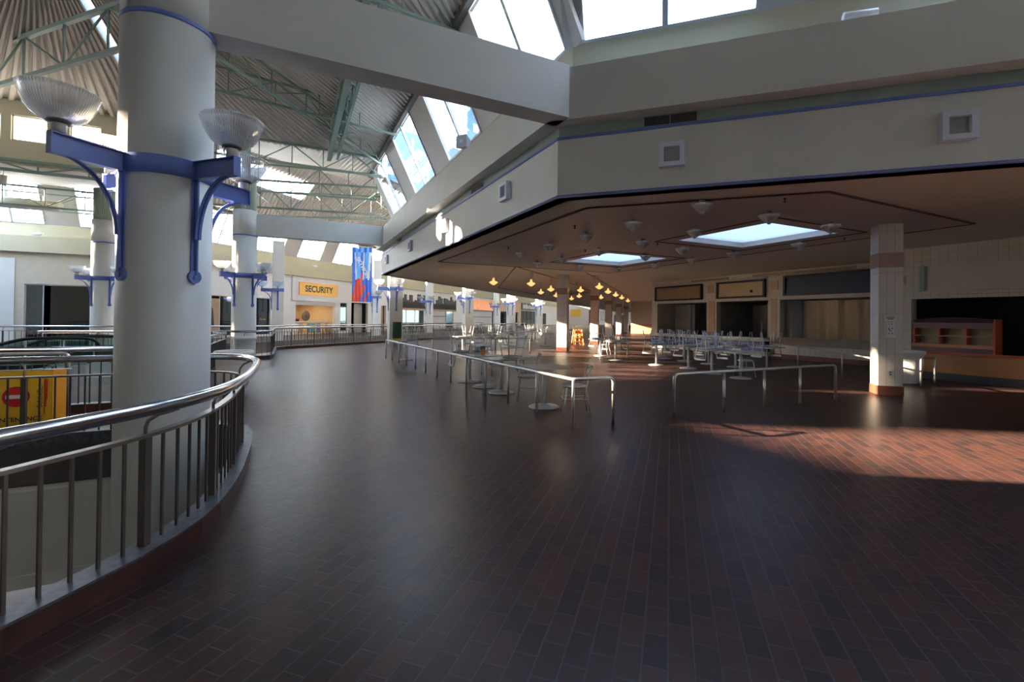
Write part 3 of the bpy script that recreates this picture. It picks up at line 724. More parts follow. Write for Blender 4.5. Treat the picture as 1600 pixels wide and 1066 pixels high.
for k, (a, b, c, d) in enumerate(SK):
    g = .42; outline([(a-g, c-g), (b+g, c-g), (b+g, d+g), (a-g, d+g)], 3.78, .045, 'trim_%d' % (52+k), 'reveal', 'dark line around a skylight')
    q = MB(); t_ = .06
    q.box(a-t_, a, c-t_, d+t_, 3.79, 4.25); q.box(b, b+t_, c-t_, d+t_, 3.79, 4.25); q.box(a, b, c-t_, c, 3.79, 4.25); q.box(a, b, d, d+t_, 3.79, 4.25)
    o = struct('window_%d' % (42+k), q, 'ceiling', 'square skylight in the food court ceiling')
    MB().poly([(a, c, 3.93), (b, c, 3.93), (b, d, 3.93), (a, d, 3.93)]).build('pane', 'skypane', o)
outline([(-0+8.6, 17.3), (14, 22.2), (22, 30.2), (22, 38), (13.5, 30)], 3.79, .04, 'trim_55', 'reveal', 'dark line on the ceiling over the far tables')
outline([(12.5, 17.8), (24, 29.3), (30, 35.3)], 3.79, .04, 'trim_56', 'reveal', 'thin line on the ceiling', False)

# ================================================================== FOOD COURT
def court_column(x, y, label, hd=.318, r45=True, ang=45):
    t = thing('tiled_column', label, 'column', (x, y, 0), R(ang)); h = hd/1.4142
    MB().box(-h, h, -h, h, .2, 3.79).build('shaft', 'ctile', t)
    MB().box(-h-.008, h+.008, -h-.008, h+.008, 2.82, 3.14).build('tile_band', 'ptile', t)
    MB().box(-h-.012, h+.012, -h-.012, h+.012, 0, .2).build('base', 'terracotta', t)
    return t
CC = [(12.1, 5.6, 'square tiled column at the right, with a framed notice and power socket'), (12.4, 19.6, 'square tiled column in the middle of the food court, sunlit on its lower half'),
      (18, 24.6, 'square tiled column behind the middle one, beside the orange high chair'), (23.5, 30.2, 'third square tiled column in the row going back'),
      (29, 35.7, 'fourth square tiled column in the row going back'), (34.5, 41.2, 'last square tiled column in the row, in front of the end wall')]
for k, (x, y, lb) in enumerate(CC): court_column(x, y, lb, .318 if k == 0 else .36)
# notice and socket on the right column (its camera-facing side)
FC = Fr((12.1-.318*.5, 5.6-.318*.5), (1, -1), (-1, -1))
def wall_thing(name, label, cat, F, u, z, n=.012):
    """local frame: x along the wall, y INTO the room, z up"""
    p = F.p(u, n, z); t = thing(name, label, cat, p)
    t.rotation_euler = (0, 0, math.atan2(F.n.y, F.n.x)-PI/2); return t
RT = (PI/2, 0, PI)     # text facing local +y
t = wall_thing('framed_notice', 'framed white food notice with small drawings on the right tiled column', 'notice', FC, -.01, 1.27, .005)
MB().box(-.115, .115, 0, .012, 0, .47).build('sheet', 'signwhite', t)
q = MB(); q.box(-.125, -.112, 0, .02, -.01, .48); q.box(.112, .125, 0, .02, -.01, .48); q.box(-.125, .125, 0, .02, -.012, 0); q.box(-.125, .125, 0, .02, .47, .482); q.build('frame', 'brushed', t)
q = MB()
for z, wd in ((.44, .09), (.415, .07), (.395, .05)): q.box(-wd, wd, .012, .014, z, z+.012)
for r in range(9): q.box(.07, .10, .012, .014, .05+r*.035, .056+r*.035); q.box(-.10, -.07, .012, .014, .05+r*.035, .055+r*.035)
for cx, cz in ((.03, .34), (-.02, .34), (.03, .29), (-.02, .29)): q.lathe([(0, 0)], 3) if 0 else q.box(cx-.014, cx+.014, .012, .014, cz, cz+.012)
for cx, cz in ((.035, .19), (.025, .165), (.005, .14), (-.03, .19), (-.03, .08), (.03, .075)): q.box(cx-.013, cx+.013, .012, .014, cz, cz+.02)
q.build('print', 'ink', t)
t = wall_thing('power_socket', 'steel power socket low on the right tiled column', 'socket', FC, -.01, .42, .005)
MB().box(-.035, .035, 0, .008, 0, .115).build('plate', 'brushed', t)
q = MB(); q.box(-.015, .015, .008, .011, .02, .045); q.box(-.015, .015, .008, .011, .07, .095); q.build('sockets', 'black', t)

# ---- stall wall x = 19.3
def openings(F, u0, u1, ztop, holes, nm, m, label, n0=-.3): return holes_wall(F, u0, u1, 0, ztop, n0, 0, holes, nm, m, label)
openings(FS, -.05, 13.0, 3.8, [(.1, 3.6, .0, 2.54), (4.2, 6.95, .0, 2.54), (7.5, 12.2, .0, 2.54)], 'wall_right', 'tile', 'tiled stall wall at the back of the food court')
struct('wall_right_return', FS.box(MB(), -.35, -.05, -6, 0, 0, 3.8), 'tile', 'side of the stall block')
q = MB(); FS.box(q, 0, 13.2, -3.3, -3.1, 0, 3.8); FS.box(q, 3.8, 4.0, -3.1, -.3, 0, 3.8); FS.box(q, 7.1, 7.3, -3.1, -.3, 0, 3.8)
struct('wall_stall_back', q, 'greyin', 'grey back walls inside the stalls')
struct('ceiling_stall', FS.box(MB(), 0, 13.2, -3.2, -.3, 2.56, 2.62), 'greyin', 'stall ceiling')
q = MB(); FS.box(q, 3.72, 4.08, 0, .02, .2, 2.6); FS.box(q, 7.1, 7.35, 0, .02, .2, 2.6)
struct('trim_60', q, 'peach', 'peach tile stripes on the stall pillars')
q = MB(); FS.box(q, 3.65, 4.05, 0, .022, 3.0, 3.4); FS.box(q, 7.08, 7.42, 0, .022, 3.0, 3.4); struct('trim_61', q, 'peach', 'peach tile squares between the sign boards')
q = MB(); FS.box(q, -.05, 13, 0, .02, 0, .2); struct('baseboard_right', q, 'terracotta', 'terracotta tile base of the stalls')
def board(u0, u1, z0, z1, m, label, fr='navyframe', F=FS, th=.09):
    t = thing('sign_board', label, 'sign', F.p(u0, 0, z0)); t.rotation_euler = (0, 0, math.atan2(F.n.y, F.n.x)-PI/2)
    w = u1-u0; s = -1 if True else 1   # local x = -(u)
    MB().box(-w, 0, .0, .05, 0, z1-z0).build('panel', m, t)
    q = MB(); q.box(-w, 0, 0, .12, 0, th); q.box(-w, 0, 0, .12, z1-z0-th, z1-z0); q.box(-w, -w+th, 0, .12, 0, z1-z0); q.box(-th, 0, 0, .12, 0, z1-z0)
    if fr: q.build('frame', fr, t)
    return t
b1 = board(-.02, 3.35, 2.68, 3.5, 'brownboard', 'long blank brown sign board in a navy frame, at the left end of the stalls')
b2 = board(4.25, 6.85, 2.68, 3.5, 'tanboard', 'blank tan sign board in a navy frame with a dark smudge, middle of the three')
MB().lathe([(0, 0), (.07, .0), (.06, .03), (0, .03)], 8).build('smudge', 'ink', b2); o = bpy.data.objects['smudge']; o.location = (-1.9, .05, .3); o.rotation_euler = (-PI/2, 0, 0)
board(7.7, 11.4, 2.70, 3.56, 'navy', 'long plain navy blue sign board right of the tan one', 'navyframe')
q = MB(); FS.box(q, 2.6, 4.9, .0, .03, 3.62, 3.72); FS.box(q, 6.2, 10.5, 0, .03, 3.62, 3.74); struct('trim_62', q, 'brownboard', 'dark vent strips above the sign boards')
# counters
t = thing('tiled_counter', 'long blue and white counter in front of the left two stalls', 'counter', FS.p(0, 0, 0)); t.rotation_euler = (0, 0, PI/2)
MB().box(-7.1, .0, .02, .42, .25, .62).build('blue_panel', 'lightblue', t); MB().box(-7.1, 0, .025, .46, .70, .86).build('worktop', 'cwhite', t)
MB().box(-7.1, 0, .02, .40, .62, .70).build('painted_shadow_gap', 'ink', t); MB().box(-7.1, 0, .02, .44, .05, .25).build('kick_panel', 'cwhite', t)  # black strip paints in the shade under the worktop
t = thing('steel_counter', 'pale steel serving counter under the navy board', 'counter', FS.p(7.5, 0, 0)); t.rotation_euler = (0, 0, PI/2)
MB().hexa([(-4.7, .03, .60), (0, .03, .60), (0, .38, .60), (-4.7, .38, .60), (-4.7, .03, .92), (0, .03, .92), (0, .10, .92), (-4.7, .10, .92)]).build('sloped_front', 'counter', t)
MB().box(-4.7, 0, .03, .32, .2, .60).build('front_panel', 'tile', t); MB().box(-4.7, 0, .03, .30, 0, .2).build('kick_panel', 'terracotta', t)
for k in range(3):
    tt = thing('counter_lamp', ['small bright metal dish on the steel counter, leftmost', 'small bright metal dish on the steel counter, middle', 'small bright metal dish on the steel counter, rightmost'][k], 'dish', FS.p(9.2+k*.9, .07, .92)); MB().lathe([(.03, 0), (.08, .03), (.07, .03), (.02, .01)], 16).build('dish', 'brushed', tt)
# inside the stalls
t = thing('extractor_hood', 'dark hood hanging inside the left stall', 'hood', FS.p(2.6, -2.2, 1.9)); MB().box(-.6, .6, -.5, .5, 0, .6).build('hood', 'dim', t)
t = thing('wall_panel', 'pale upright panel inside the left stall', 'panel', FS.p(.9, -1.2, 0)); MB().box(-.6, .6, -.04, .04, .0, 2.5).build('panel', 'greyin', t); t.rotation_euler = (0, 0, PI/2)
t = thing('tall_fridge', 'dark upright cabinet inside the middle stall', 'cabinet', FS.p(5.3, -2.3, 0)); t.rotation_euler = (0, 0, PI/2); MB().box(-.5, .5, -.4, .4, 0, 2.4).build('body', 'dim', t); MB().box(-.02, .02, .4, .43, .9, 1.6).build('handle', 'brushed', t)
t = thing('steel_pipe', 'pale round pipe inside the middle stall', 'pipe', FS.p(5.9, -1.6, 0)); MB().tube([(0, 0, 0), (0, 0, 2.5)], .09, 16).build('pipe', 'brushed', t)
q = MB()   # dust sheet
n = 60
for k in range(n):
    u0 = 7.9+4.1*k/n; u1 = 7.9+4.1*(k+1)/n; f = lambda u: -1.0+.05*math.sin(u*7)+.03*math.sin(u*17)
    q.poly([FS.p(u0, f(u0), .8), FS.p(u1, f(u1), .8), FS.p(u1, f(u1)*1.0, 2.5), FS.p(u0, f(u0), 2.5)], True)
q.build('dust_sheet', 'tan_wall', label='tan hanging sheet closing off the stall behind the steel counter', cat='curtain')
# small blue mushroom: glass screens on the counter
# ---- orange stall x = 16.6
openings(FO, -.3, 11, 3.8, [(.25, 10.5, .0, 2.3)], 'wall_right', 'tile', 'tiled wall over the orange counter')
struct('wall_right_side', FO.box(MB(), -.6, -.3, -3, 0, 0, 3.8), 'tile', 'side of the orange stall')
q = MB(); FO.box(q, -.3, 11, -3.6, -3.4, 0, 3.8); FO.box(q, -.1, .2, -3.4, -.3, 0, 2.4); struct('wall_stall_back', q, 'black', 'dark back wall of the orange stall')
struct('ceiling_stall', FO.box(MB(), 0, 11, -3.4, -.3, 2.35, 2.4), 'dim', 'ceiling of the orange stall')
t = board(.55, 6.5, 2.5, 3.25, 'ceiling', 'wide blank cream sign panel above the orange counter', 'ceiling', FO, .03)
q = MB(); FO.box(q, .50, .62, .05, .16, 2.5, 3.25); struct('trim_63', q, 'sage', 'grey edge of the blank panel')
q = MB(); FO.box(q, -.02, .12, 0, .02, 2.75, 3.0); struct('trim_64', q, 'peach', 'peach tile beside the blank panel')
t = thing('orange_counter', 'long orange counter with a red edge at the right', 'counter', FO.p(.2, 0, 0)); t.rotation_euler = (0, 0, PI/2)
MB().box(-10, 0, .01, .06, .2, .72).build('front', 'orange', t); MB().box(-10, 0, .01, .14, .72, .79).build('worktop', 'redtrim', t); MB().box(-10, 0, .01, .04, 0, .2).build('kick_panel', 'slabdark', t)
t = thing('display_shelves', 'plum and cream display shelf unit with curved top on the orange counter', 'shelf unit', FO.p(.3, 0, .79)); t.rotation_euler = (0, 0, PI/2)
W_ = 1.75; q = MB(); pts = [(-W_, .62)]+[(-W_+W_*k/10, .80+.07*math.sin(PI*k/10)) for k in range(11)]+[(0, .62)]
for (x0, z0), (x1, z1) in zip(pts[1:-2], pts[2:-1]): q.hexa([(x0, -.3, .66), (x1, -.3, .66), (x1, -.26, .66), (x0, -.26, .66), (x0, -.3, z0+.1), (x1, -.3, z1+.1), (x1, -.0, z1+.1), (x0, -.0, z0+.1)])
q.box(-W_, 0, -.02, .03, .66, .82); q.build('curved_top', 'plum', t)
MB().box(-W_, 0, -.02, .12, -.04, .13).build('bottom_panel', 'plum', t); MB().box(-W_, 0, -.3, .08, .13, .22).build('lower_ledge', 'orange', t)
MB().box(-W_, 0, -.34, -.30, .1, .9).build('back_panel', 'shelfback', t)
MB().box(-W_, 0, -.3, .0, .43, .46).build('shelf', 'shelfback', t); MB().box(-W_, 0, -.3, .0, .66, .68).build('shelf', 'shelfback', t)
for k in range(4): x = -.03-(W_-.06)*k/3; MB().box(x-.02, x+.02, -.3, .03 if k in (0, 3) else 0, .13, .68).build('upright', 'redtrim', t)
MB().box(-W_-.03, -W_, -.34, .10, -.03, .92).build('side_panel', 'redtrim', t)
t = thing('wire_rack', 'dark rack with pale shelves behind the orange counter', 'rack', FO.p(2.6, -1.2, .5)); t.rotation_euler = (0, 0, PI/2)
for k in range(5): MB().box(-3.4, 0, -.2, .2, .45+.22*k, .465+.22*k).build('shelf', 'brushed', t)
for x in (-3.4, -2.3, -1.1, 0): MB().box(x-.02, x+.02, -.2, .2, 0, 1.5).build('upright', 'black', t)

# far end wall of the food court
FE = Fr((36.4, 42.6), (1, -1), (-1, -1))
q = MB(); FE.box(q, 0, 13.6, -.2, 0, 0, 3.8); struct('wall_far_end', q, 'tile', 'end wall beyond the tiled columns')
q = MB(); FE.box(q, 0, 13.6, 0, .03, 0, 1.1); struct('trim_65', q, 'peach', 'peach dado of the end wall')
struct('wall_far_side', MB().hexa([(30, 20.4, 0), (46, 33, 0), (46, 33.3, 0), (29.9, 20.7, 0), (30, 20.4, 3.8), (46, 33, 3.8), (46, 33.3, 3.8), (29.9, 20.7, 3.8)]), 'tile', 'side wall of the food court')
struct('wall_far_side', MB().box(25, 30.1, 20.5, 20.8, 0, 3.8), 'tile', 'side wall of the food court')

# ---- low steel rails
def low_rail(pts, label, ends=(True, True), name='low_rail', posts=None, z=.71, r=.024):
    P = [Vector((*p, 0)) for p in pts]; o = P[0].copy(); t = thing(name, label, 'railing', o)
    path = []
    rr = .09; up = Vector((0, 0, z))
    seq = [p-o+up for p in P]
    def bend(a, corner, b):
        out = []
        d1 = (corner-a).normalized(); d2 = (b-corner).normalized()
        for k in range(6):
            f = k/5; p0 = corner-d1*rr; p1 = corner+d2*rr
            out.append(p0*(1-f)**2+corner*2*f*(1-f)+p1*f*f)
        return out
    full = ([P[0]-o] if ends[0] else []) + seq + ([P[-1]-o] if ends[1] else [])
    path = [full[0]]
    for a, c, b in zip(full[:-2], full[1:-1], full[2:]): path += bend(a, c, b)
    path.append(full[-1])
    MB().tube(path, r, 12).build('tube_rail', 'brushed', t)
    pr = None
    for p in posts or []:
        if pr is None: pr = MB().tube([(0, 0, 0), (0, 0, z-.01)], r*.95, 10).build('post', 'brushed', t); c = pr
        else: c = pr.copy(); C.objects.link(c); c.parent = t
        c.location = Vector((*p, 0))-o
    return t
low_rail([(4.52, 5.68), (3.80, 5.70), (3.46, 18.3), (3.95, 18.3)], 'long low steel rail beside the bare table, running away from the camera', posts=[(3.80, 5.70)]+[(3.80-.0283*k, 5.70+1.05*k) for k in range(1, 13)])
low_rail([(5.75, 5.65), (10.2, 5.62)], 'low steel rail across the middle foreground, left of the tiled column with the notice', posts=[(6.92, 5.64), (8.0, 5.64), (9.05, 5.63)])
low_rail([(18.25, 12.6), (14.4, 7.75), (12.6, 5.95)], 'low steel rail slanting from the stalls to the right tiled column', posts=[(18.2, 12.5), (16.5, 10.35), (14.4, 7.75)], ends=(False, True))
low_rail([(14.2, 5.83), (14.9, 5.83)], 'small steel hoop rail in front of the white planter at the right')
low_rail([(5.4, 18.6), (10.0, 18.6)], 'low steel rail closing the far end of the seating area', posts=[(7.7, 18.6)])
low_rail([(12.9, 15.3), (15.2, 15.6)], 'low steel rail standing in the sunlight among the tables', posts=[])
low_rail([(-5.3, 9.3), (-3.0, 9.3)], 'leaning steel tube barrier behind the yellow warning barrier', z=1.0, r=.022)

# ---- planters / bins
def planter(x, y, label, m='pot', s=1):
    t = thing('planter', label, 'planter', (x, y, 0))
    MB().lathe([(.20, 0), (.215, .02), (.21, .05), (.25, .12), (.30, .30), (.325, .55), (.33, .74), (.355, .76), (.375, .80), (.37, .85), (.345, .87), (.32, .865), (.30, .84), (.30, .78)], 48).build('pot', m, t)
    MB().lathe([(.302, .80), (0, .80)], 32, cap=False).build('soil', 'soil', t)
    MB().lathe([(.331, .60), (.336, .605), (.332, .61)], 48, cap=False).build('groove', 'speaker', t); t.scale = (s, s, s); return t
planter(14.78, 6.35, 'large white urn-shaped planter right of the tiled column', s=1)
planter(-1.0, 11.2, 'white urn-shaped planter behind the bend of the curved handrail')
planter(-1.35, 18.5, 'white urn-shaped planter by the second round column', s=1)

# ---- tables and chairs
def make_table():
    t = thing('cafe_table', '', 'table')
    MB().box(-.38, .38, -.38, .38, .715, .745).build('tabletop', 'tabletop', t)
    MB().tube([(0, 0, .03), (0, 0, .715)], .038, 16).build('column', 'tablebase', t)
    MB().lathe([(.28, 0), (.28, .012), (.24, .03), (.08, .045), (.04, .07), (0, .07)], 32).build('base', 'tablebase', t)
    q = MB(); q.box(-.25, .25, -.02, .02, .70, .715); q.box(-.02, .02, -.25, .25, .70, .715); q.build('spider', 'tablebase', t)
    return t
def make_chair():
    t = thing('cafe_chair', '', 'chair')
    MB().lathe([(0, .455), (.16, .452), (.20, .448), (.205, .462), (.195, .478), (.12, .486), (0, .486)], 32).build('seat', 'seatpad', t)
    for s in (-1, 1):
        MB().tube([(s*.21, .20, 0), (s*.165, .15, .45)], .012, 8).build('leg', 'chairmet', t)
        MB().tube([(s*.19, -.25, 0), (s*.165, -.17, .42), (s*.17, -.185, .5), (s*.195, -.25, .80)], .012, 8).build('leg', 'chairmet', t)
    MB().tube([(.155*math.cos(a), .155*math.sin(a)+0, .44) for a in [2*PI*k/16 for k in range(16)]], .009, 6, closed=True).build('seat_frame', 'chairmet', t)
    q = MB(); P = [(-.2+.4*k/10, -.25-.05*math.sin(PI*k/10)) for k in range(11)]
    for a, b in zip(P[:-1], P[1:]): q.hexa([(*a, .755), (*b, .755), (b[0], b[1]-.012, .755), (a[0], a[1]-.012, .755), (*a, .81), (*b, .81), (b[0], b[1]-.012, .81), (a[0], a[1]-.012, .81)])
    q.build('backrest', 'chairmet', t)
    for s in (-1, 1): MB().tube([(s*.185, .17, .26), (s*.177, -.205, .26)], .008, 6).build('stretcher', 'chairmet', t)
    MB().tube([(.185*math.cos(a), .17+.04*math.sin(a), .26) for a in [PI*k/8 for k in range(9)]], .008, 6).build('stretcher', 'chairmet', t)
    return t
T0 = make_table(); C0 = make_chair(); used = {'t': False, 'c': False}
def put_table(x, y, label, a=0):
    if not used['t']: used['t'] = True; T0.location = (x, y, 0); T0.rotation_euler = (0, 0, R(a)); T0['label'] = label; T0['group'] = 'square cafe tables'; return
    copy_tree(T0, label, (x, y, 0), (0, 0, R(a)), 'square cafe tables')
def put_chair(loc, rot, label, group):
    if not used['c']:
        used['c'] = True; C0.location = loc; C0.rotation_euler = rot; C0['label'] = label; C0['group'] = group; return
    copy_tree(C0, label, loc, rot, group)
def flipped(x, y, dirs, tdesc, z=.745):
    names = {0: 'right-hand', 90: 'far', 180: 'left-hand', 270: 'near'}
    for d in dirs:
        a = R(d+random.uniform(-6, 6)); off = .235
        # local -y (back) must point along a ; chair is flipped about its local y axis
        rot = Matrix.Rotation(a+PI/2, 3, 'Z') @ Matrix.Rotation(PI, 3, 'Y')
        put_chair((x+off*math.cos(a), y+off*math.sin(a), z+.486), rot.to_euler(), 'upturned chair, %s, on %s' % (names[d], tdesc), 'chairs upturned on tables')
TB = [
 (4.20, 7.25, [], 'bare square table nearest the camera'),
 (4.16, 9.0, [0], 'second square table beside the long rail'),
 (4.14, 9.92, [], 'third square table beside the long rail'),
 (4.13, 10.85, [180, 0], 'fourth square table beside the long rail'),
 (3.98, 17.2, [0], 'last table of the long rail by the green panel'),
 (8.0, 18.0, [180, 0], 'table just inside the far cross rail'),
 (11.63, 14.5, [0, 180], 'sunlit table on the left of the central group'),
 (12.33, 16.4, [180], 'back left table of the central group'),
 (11.79, 12.43, [0, 90, 180], 'table in front of the blue counter\'s left end'),
 (14.13, 14.4, [0, 180], 'sunlit table closest to the blue counter at its left end'),
 (13.96, 13.2, [0, 180, 90], 'second table along the blue counter'),
 (11.98, 11.16, [0, 180], 'table in the middle of the central group'),
 (13.9, 12.0, [0, 180, 270], 'third table along the blue counter'),
 (11.52, 9.83, [0, 180, 90], 'table behind the middle foreground rail'),
 (13.94, 10.9, [0, 180], 'fourth table along the blue counter'),
 (11.35, 8.72, [], 'bare table behind the foreground rail, right of the group'),
 (14.3, 10.0, [180, 0], 'table at the right end of the central group'),
 (13.73, 23.62, [180, 0], 'lone table just left of the middle tiled column'),
 (14.64, 26.95, [180], 'distant table left of the middle tiled column, second row'),
 (19.8, 30.0, [180, 0], 'distant table left of the orange high chair'),
 (13.4, 27.9, [0], 'distant table beside the far guard rail'),
 (16.8, 30.4, [0, 180], 'distant table close to the far guard rail, right one'),
 (9.2, 21.2, [180, 0], 'right table past the cross rail'),
 (7.4, 20.4, [0], 'left table past the cross rail'),
]
for x, y, dirs, lb in TB:
    put_table(x, y, lb, random.uniform(-3, 3)); flipped(x, y, dirs, lb)
def upright(x, y, a, label): put_chair((x, y, 0), (0, 0, R(a)), label, 'chairs standing on the floor')
upright(4.42, 6.60, 64, 'silver cafe chair standing nearest the camera, right of the bare table')
upright(4.3, 8.07, 154, 'silver cafe chair standing between the first and second table of the long rail')
upright(5.0, 9.4, 60, 'silver cafe chair standing behind the second table of the long rail')
upright(11.9, 9.0, 250, 'silver cafe chair standing right behind the bare table, catching the sun')
upright(12.9, 16.9, 30, 'silver cafe chair standing in the sunlight near the orange high chair')
upright(5.2, 11.9, 200, 'silver cafe chair standing behind the fourth table of the long rail')
# things on tables
t = thing('carton', 'small orange and blue carton on the third table beside the long rail', 'carton', (4.14, 10.05, .745)); MB().box(-.05, .05, -.04, .04, 0, .2).build('box', 'amber', t); MB().box(-.052, .052, -.042, .042, .12, .2).build('blue_label', 'bluepaper', t); MB().lathe([(.02, .06), (.02, .08)], 10, (0, -.04, 0)).build('spot', 'yellow', t)
t = thing('carton', 'blue grey carton beside the orange one on the third table', 'carton', (4.0, 10.05, .745)); MB().box(-.05, .05, -.04, .04, 0, .19).build('box', 'speaker', t); MB().box(-.052, .052, -.042, .042, .05, .1).build('label_band', 'bluepaper', t)
t = thing('upright_panel', 'tall narrow dark green panel on the last table of the long rail', 'panel', (3.70, 17.45, .745), R(10)); MB().prism([(-.16, -.03), (.16, -.03), (.18, 0), (.16, .03), (-.16, .03), (-.18, 0)], 0.06, .68).build('panel', 'darkgreen', t); MB().prism([(-.17, -.05), (.17, -.05), (.17, .05), (-.17, .05)], 0, .06).build('foot', 'yellow', t)
t = thing('napkin_dispenser', 'small silver cylinder on the fourth table beside the long rail', 'dispenser', (3.93, 11.08, .745)); MB().lathe([(.05, 0), (.05, .22), (.04, .24), (0, .24)], 20).build('body', 'chrome', t)
def high_chair(x, y, a, label):
    t = thing('high_chair', label, 'high chair', (x, y, 0), R(a))
    for sx in (-1, 1):
        for sy in (-1, 1): MB().bar((sx*.30, sy*.26, 0), (sx*.19, sy*.19, .95), .045, .03).build('leg', 'woodorange', t)
    for z in (.18, .4): MB().box(-.27, .27, .2, .23, z, z+.05).build('crossbar', 'woodorange', t); MB().box(-.27, .27, -.23, -.2, z, z+.05).build('crossbar', 'woodorange', t)
    MB().box(-.2, .2, -.2, .2, .56, .59).build('seat', 'woodorange', t); MB().box(-.21, .21, .18, .21, .7, .92).build('backrest', 'woodorange', t); MB().box(-.22, .22, -.22, -.18, .76, .82).build('front_rail', 'woodorange', t)
    return t
high_chair(16.0, 23.6, -20, 'orange wooden high chair between the middle tiled column and the next one')
high_chair(16.35, 24.1, -5, 'second orange wooden high chair, directly behind the first')

# ---- ceiling glass cones and hanging glowing pendants
cones = [(6.7, 5.95), (6.7, 7.8), (6.7, 9.55), (6.7, 11.3), (6.7, 13.1), (8.55, 5.95), (8.55, 7.8), (8.55, 9.55), (8.45, 11.35), (8.5, 13.5), (8.4, 15.1), (10.6, 5.95), (10.4, 9.95), (10.5, 11.6), (10.3, 15.1), (12.45, 7.8), (12.4, 9.8), (12.5, 11.5), (12.45, 13.2), (12.3, 15.3)]
def make_cone():
    t = thing('ceiling_light', 'small unlit clear glass cone light under the mauve ceiling around the skylights', 'ceiling light', (0, 0, 0), 0, 'unlit glass cone lights')
    MB().lathe([(.05, .0), (.05, -.10), (.02, -.12)], 16).build('stem', 'speaker', t)
    MB().lathe([(.03, -.24), (.06, -.225), (.14, -.15), (.20, -.07), (.196, -.065), (.13, -.14), (.05, -.21)], 28, cap=False).build('glass_shade', 'lamp', t)
    MB().lathe([(.0, -.26), (.03, -.25), (.035, -.22), (.02, -.12)], 12).build('finial', 'brushed', t)
    return t
c0 = make_cone()
for k, (x, y) in enumerate(cones):
    if k == 0: c0.location = (x, y, 3.775)
    else: copy_tree(c0, None, (x, y, 3.775), (0, 0, 0))
pend = [(9.71, 18.0), (13.41, 23.64), (12.46, 20.9), (16.02, 26.18), (19.39, 29.45), (17.69, 25.94), (14.13, 20.59), (13.4, 17.96), (19.9, 26.47), (16.17, 20.86), (18.6, 23.22), (21.32, 25.94), (25.14, 29.82), (8.01, 18.29)]
def make_pend():
    t = thing('pendant_light', 'lit amber glass pendant over the distant tables', 'pendant light', (0, 0, 0), 0, 'lit amber pendants')
    MB().tube([(0, 0, 0), (0, 0, -.48)], .008, 6).build('cord', 'speaker', t)
    MB().lathe([(.045, -.42), (.05, -.52), (.065, -.555), (.19, -.62), (.195, -.63), (.09, -.71), (.03, -.745), (0, -.75)], 24).build('glass_shade', 'glow', t)
    MB().lathe([(.03, -.40), (.048, -.42), (.048, -.45), (.03, -.45)], 12).build('cap', 'brushed', t)
    return t
p0 = make_pend()
for k, (x, y) in enumerate(pend):
    if k == 0: p0.location = (x, y, 3.79)
    else: copy_tree(p0, None, (x, y, 3.79), (0, 0, 0))
for k, (x, y) in enumerate([(15.0, 3.9), (10.5, 19.4), (13.9, 19.0), (15.2, 22.6), (17.0, 22.6)]):
    t = thing('surface_can_light', ['white can light on the ceiling at the right, near the tiled column', 'can light on the ceiling left of the middle tiled column', 'can light on the ceiling right of the middle tiled column', 'far can light on the ceiling, left of a pair', 'far can light on the ceiling, right of a pair'][k], 'ceiling light', (x, y, 3.8))
    MB().lathe([(.10, 0), (.10, -.24), (.085, -.24), (.085, -.2), (0, -.2)], 20).build('housing', 'cream', t)
def spr(x, y):
    t = thing('sprinkler', 'small dark sprinkler head on the mauve ceiling', 'sprinkler', (x, y, 3.785), 0, 'sprinkler heads'); q = MB(); q.lathe([(.03, 0), (.03, -.01), (.012, -.015), (.012, -.06), (.03, -.065), (.03, -.07), (0, -.07)], 10); q.build('head', 'ink', t); return t
s0 = spr(7.9, 5.2)
for x, y in ((6.0, 9.0), (8.4, 12.0), (12.9, 6.9), (9.4, 9.9), (6.0, 12.6), (12.8, 10.3)): copy_tree(s0, None, (x, y, 3.785))

# ---- square frames, vents and loudspeakers
def sq(F, u, label, z=4.35):
    t = wall_thing('square_frame', label, 'wall ornament', F, u, z, 0); t['group'] = 'square frames on the fascia'
    q = MB(); h = .2; k = .075; d = .11
    q.box(-h, h, 0, d, -h, -h+k); q.box(-h, h, 0, d, h-k, h); q.box(-h, -h+k, 0, d, -h+k, h-k); q.box(h-k, h, 0, d, -h+k, h-k)
    q.build('frame', 'lavender', t); MB().box(-h+k, h-k, 0, .03, -h+k, h-k).build('centre_panel', 'greypanel', t)
sq(FR, 1.95, 'lavender square frame on the fascia, the one facing the camera above the middle rail'); sq(FR, 5.72, 'largest lavender square frame on the fascia, at the far right')
for k, (u, nm) in enumerate([(2.15, 'lavender square frame on the long left-hand fascia, nearest the corner'), (6.46, 'lavender square frame on the long left-hand fascia, second from the corner'), (10.94, 'lavender square frame on the long left-hand fascia, third from the corner'), (15.72, 'lavender square frame on the long left-hand fascia, last before the far end')]): sq(FL, u, nm, 4.42)
def vent(F, u, label, z=4.89, n=-.03):
    t = wall_thing('air_vent', label, 'vent', F, u, z, n)
    MB().box(-.42, .42, -.02, .005, 0, .17).build('backing', 'black', t)
    q = MB(); q.box(-.43, .43, 0, .02, -.01, .005); q.box(-.43, .43, 0, .02, .165, .18); q.box(-.43, -.415, 0, .02, 0, .17); q.box(.415, .43, 0, .02, 0, .17); q.box(-.008, .008, 0, .02, 0, .17); q.build('frame', 'sage', t)
    for k in range(6): MB().box(-.41, .41, .002, .012, .018+.025*k, .026+.025*k).build('slat', 'darkframe', t)
vent(FR, 1.92, 'black louvred air vent in the green strip above the square frame facing the camera')
vent(FL, 4.0, 'black louvred air vent in the green strip of the long left-hand wall, nearest one')
vent(FL, 13.2, 'black louvred air vent in the green strip of the long left-hand wall, far one')
vent(FA, -2.6+0, 'black air vent above the shop at the far left', 4.89)
vent(FB, 10.9, 'black air vent left above the SECURITY sign', 4.89)
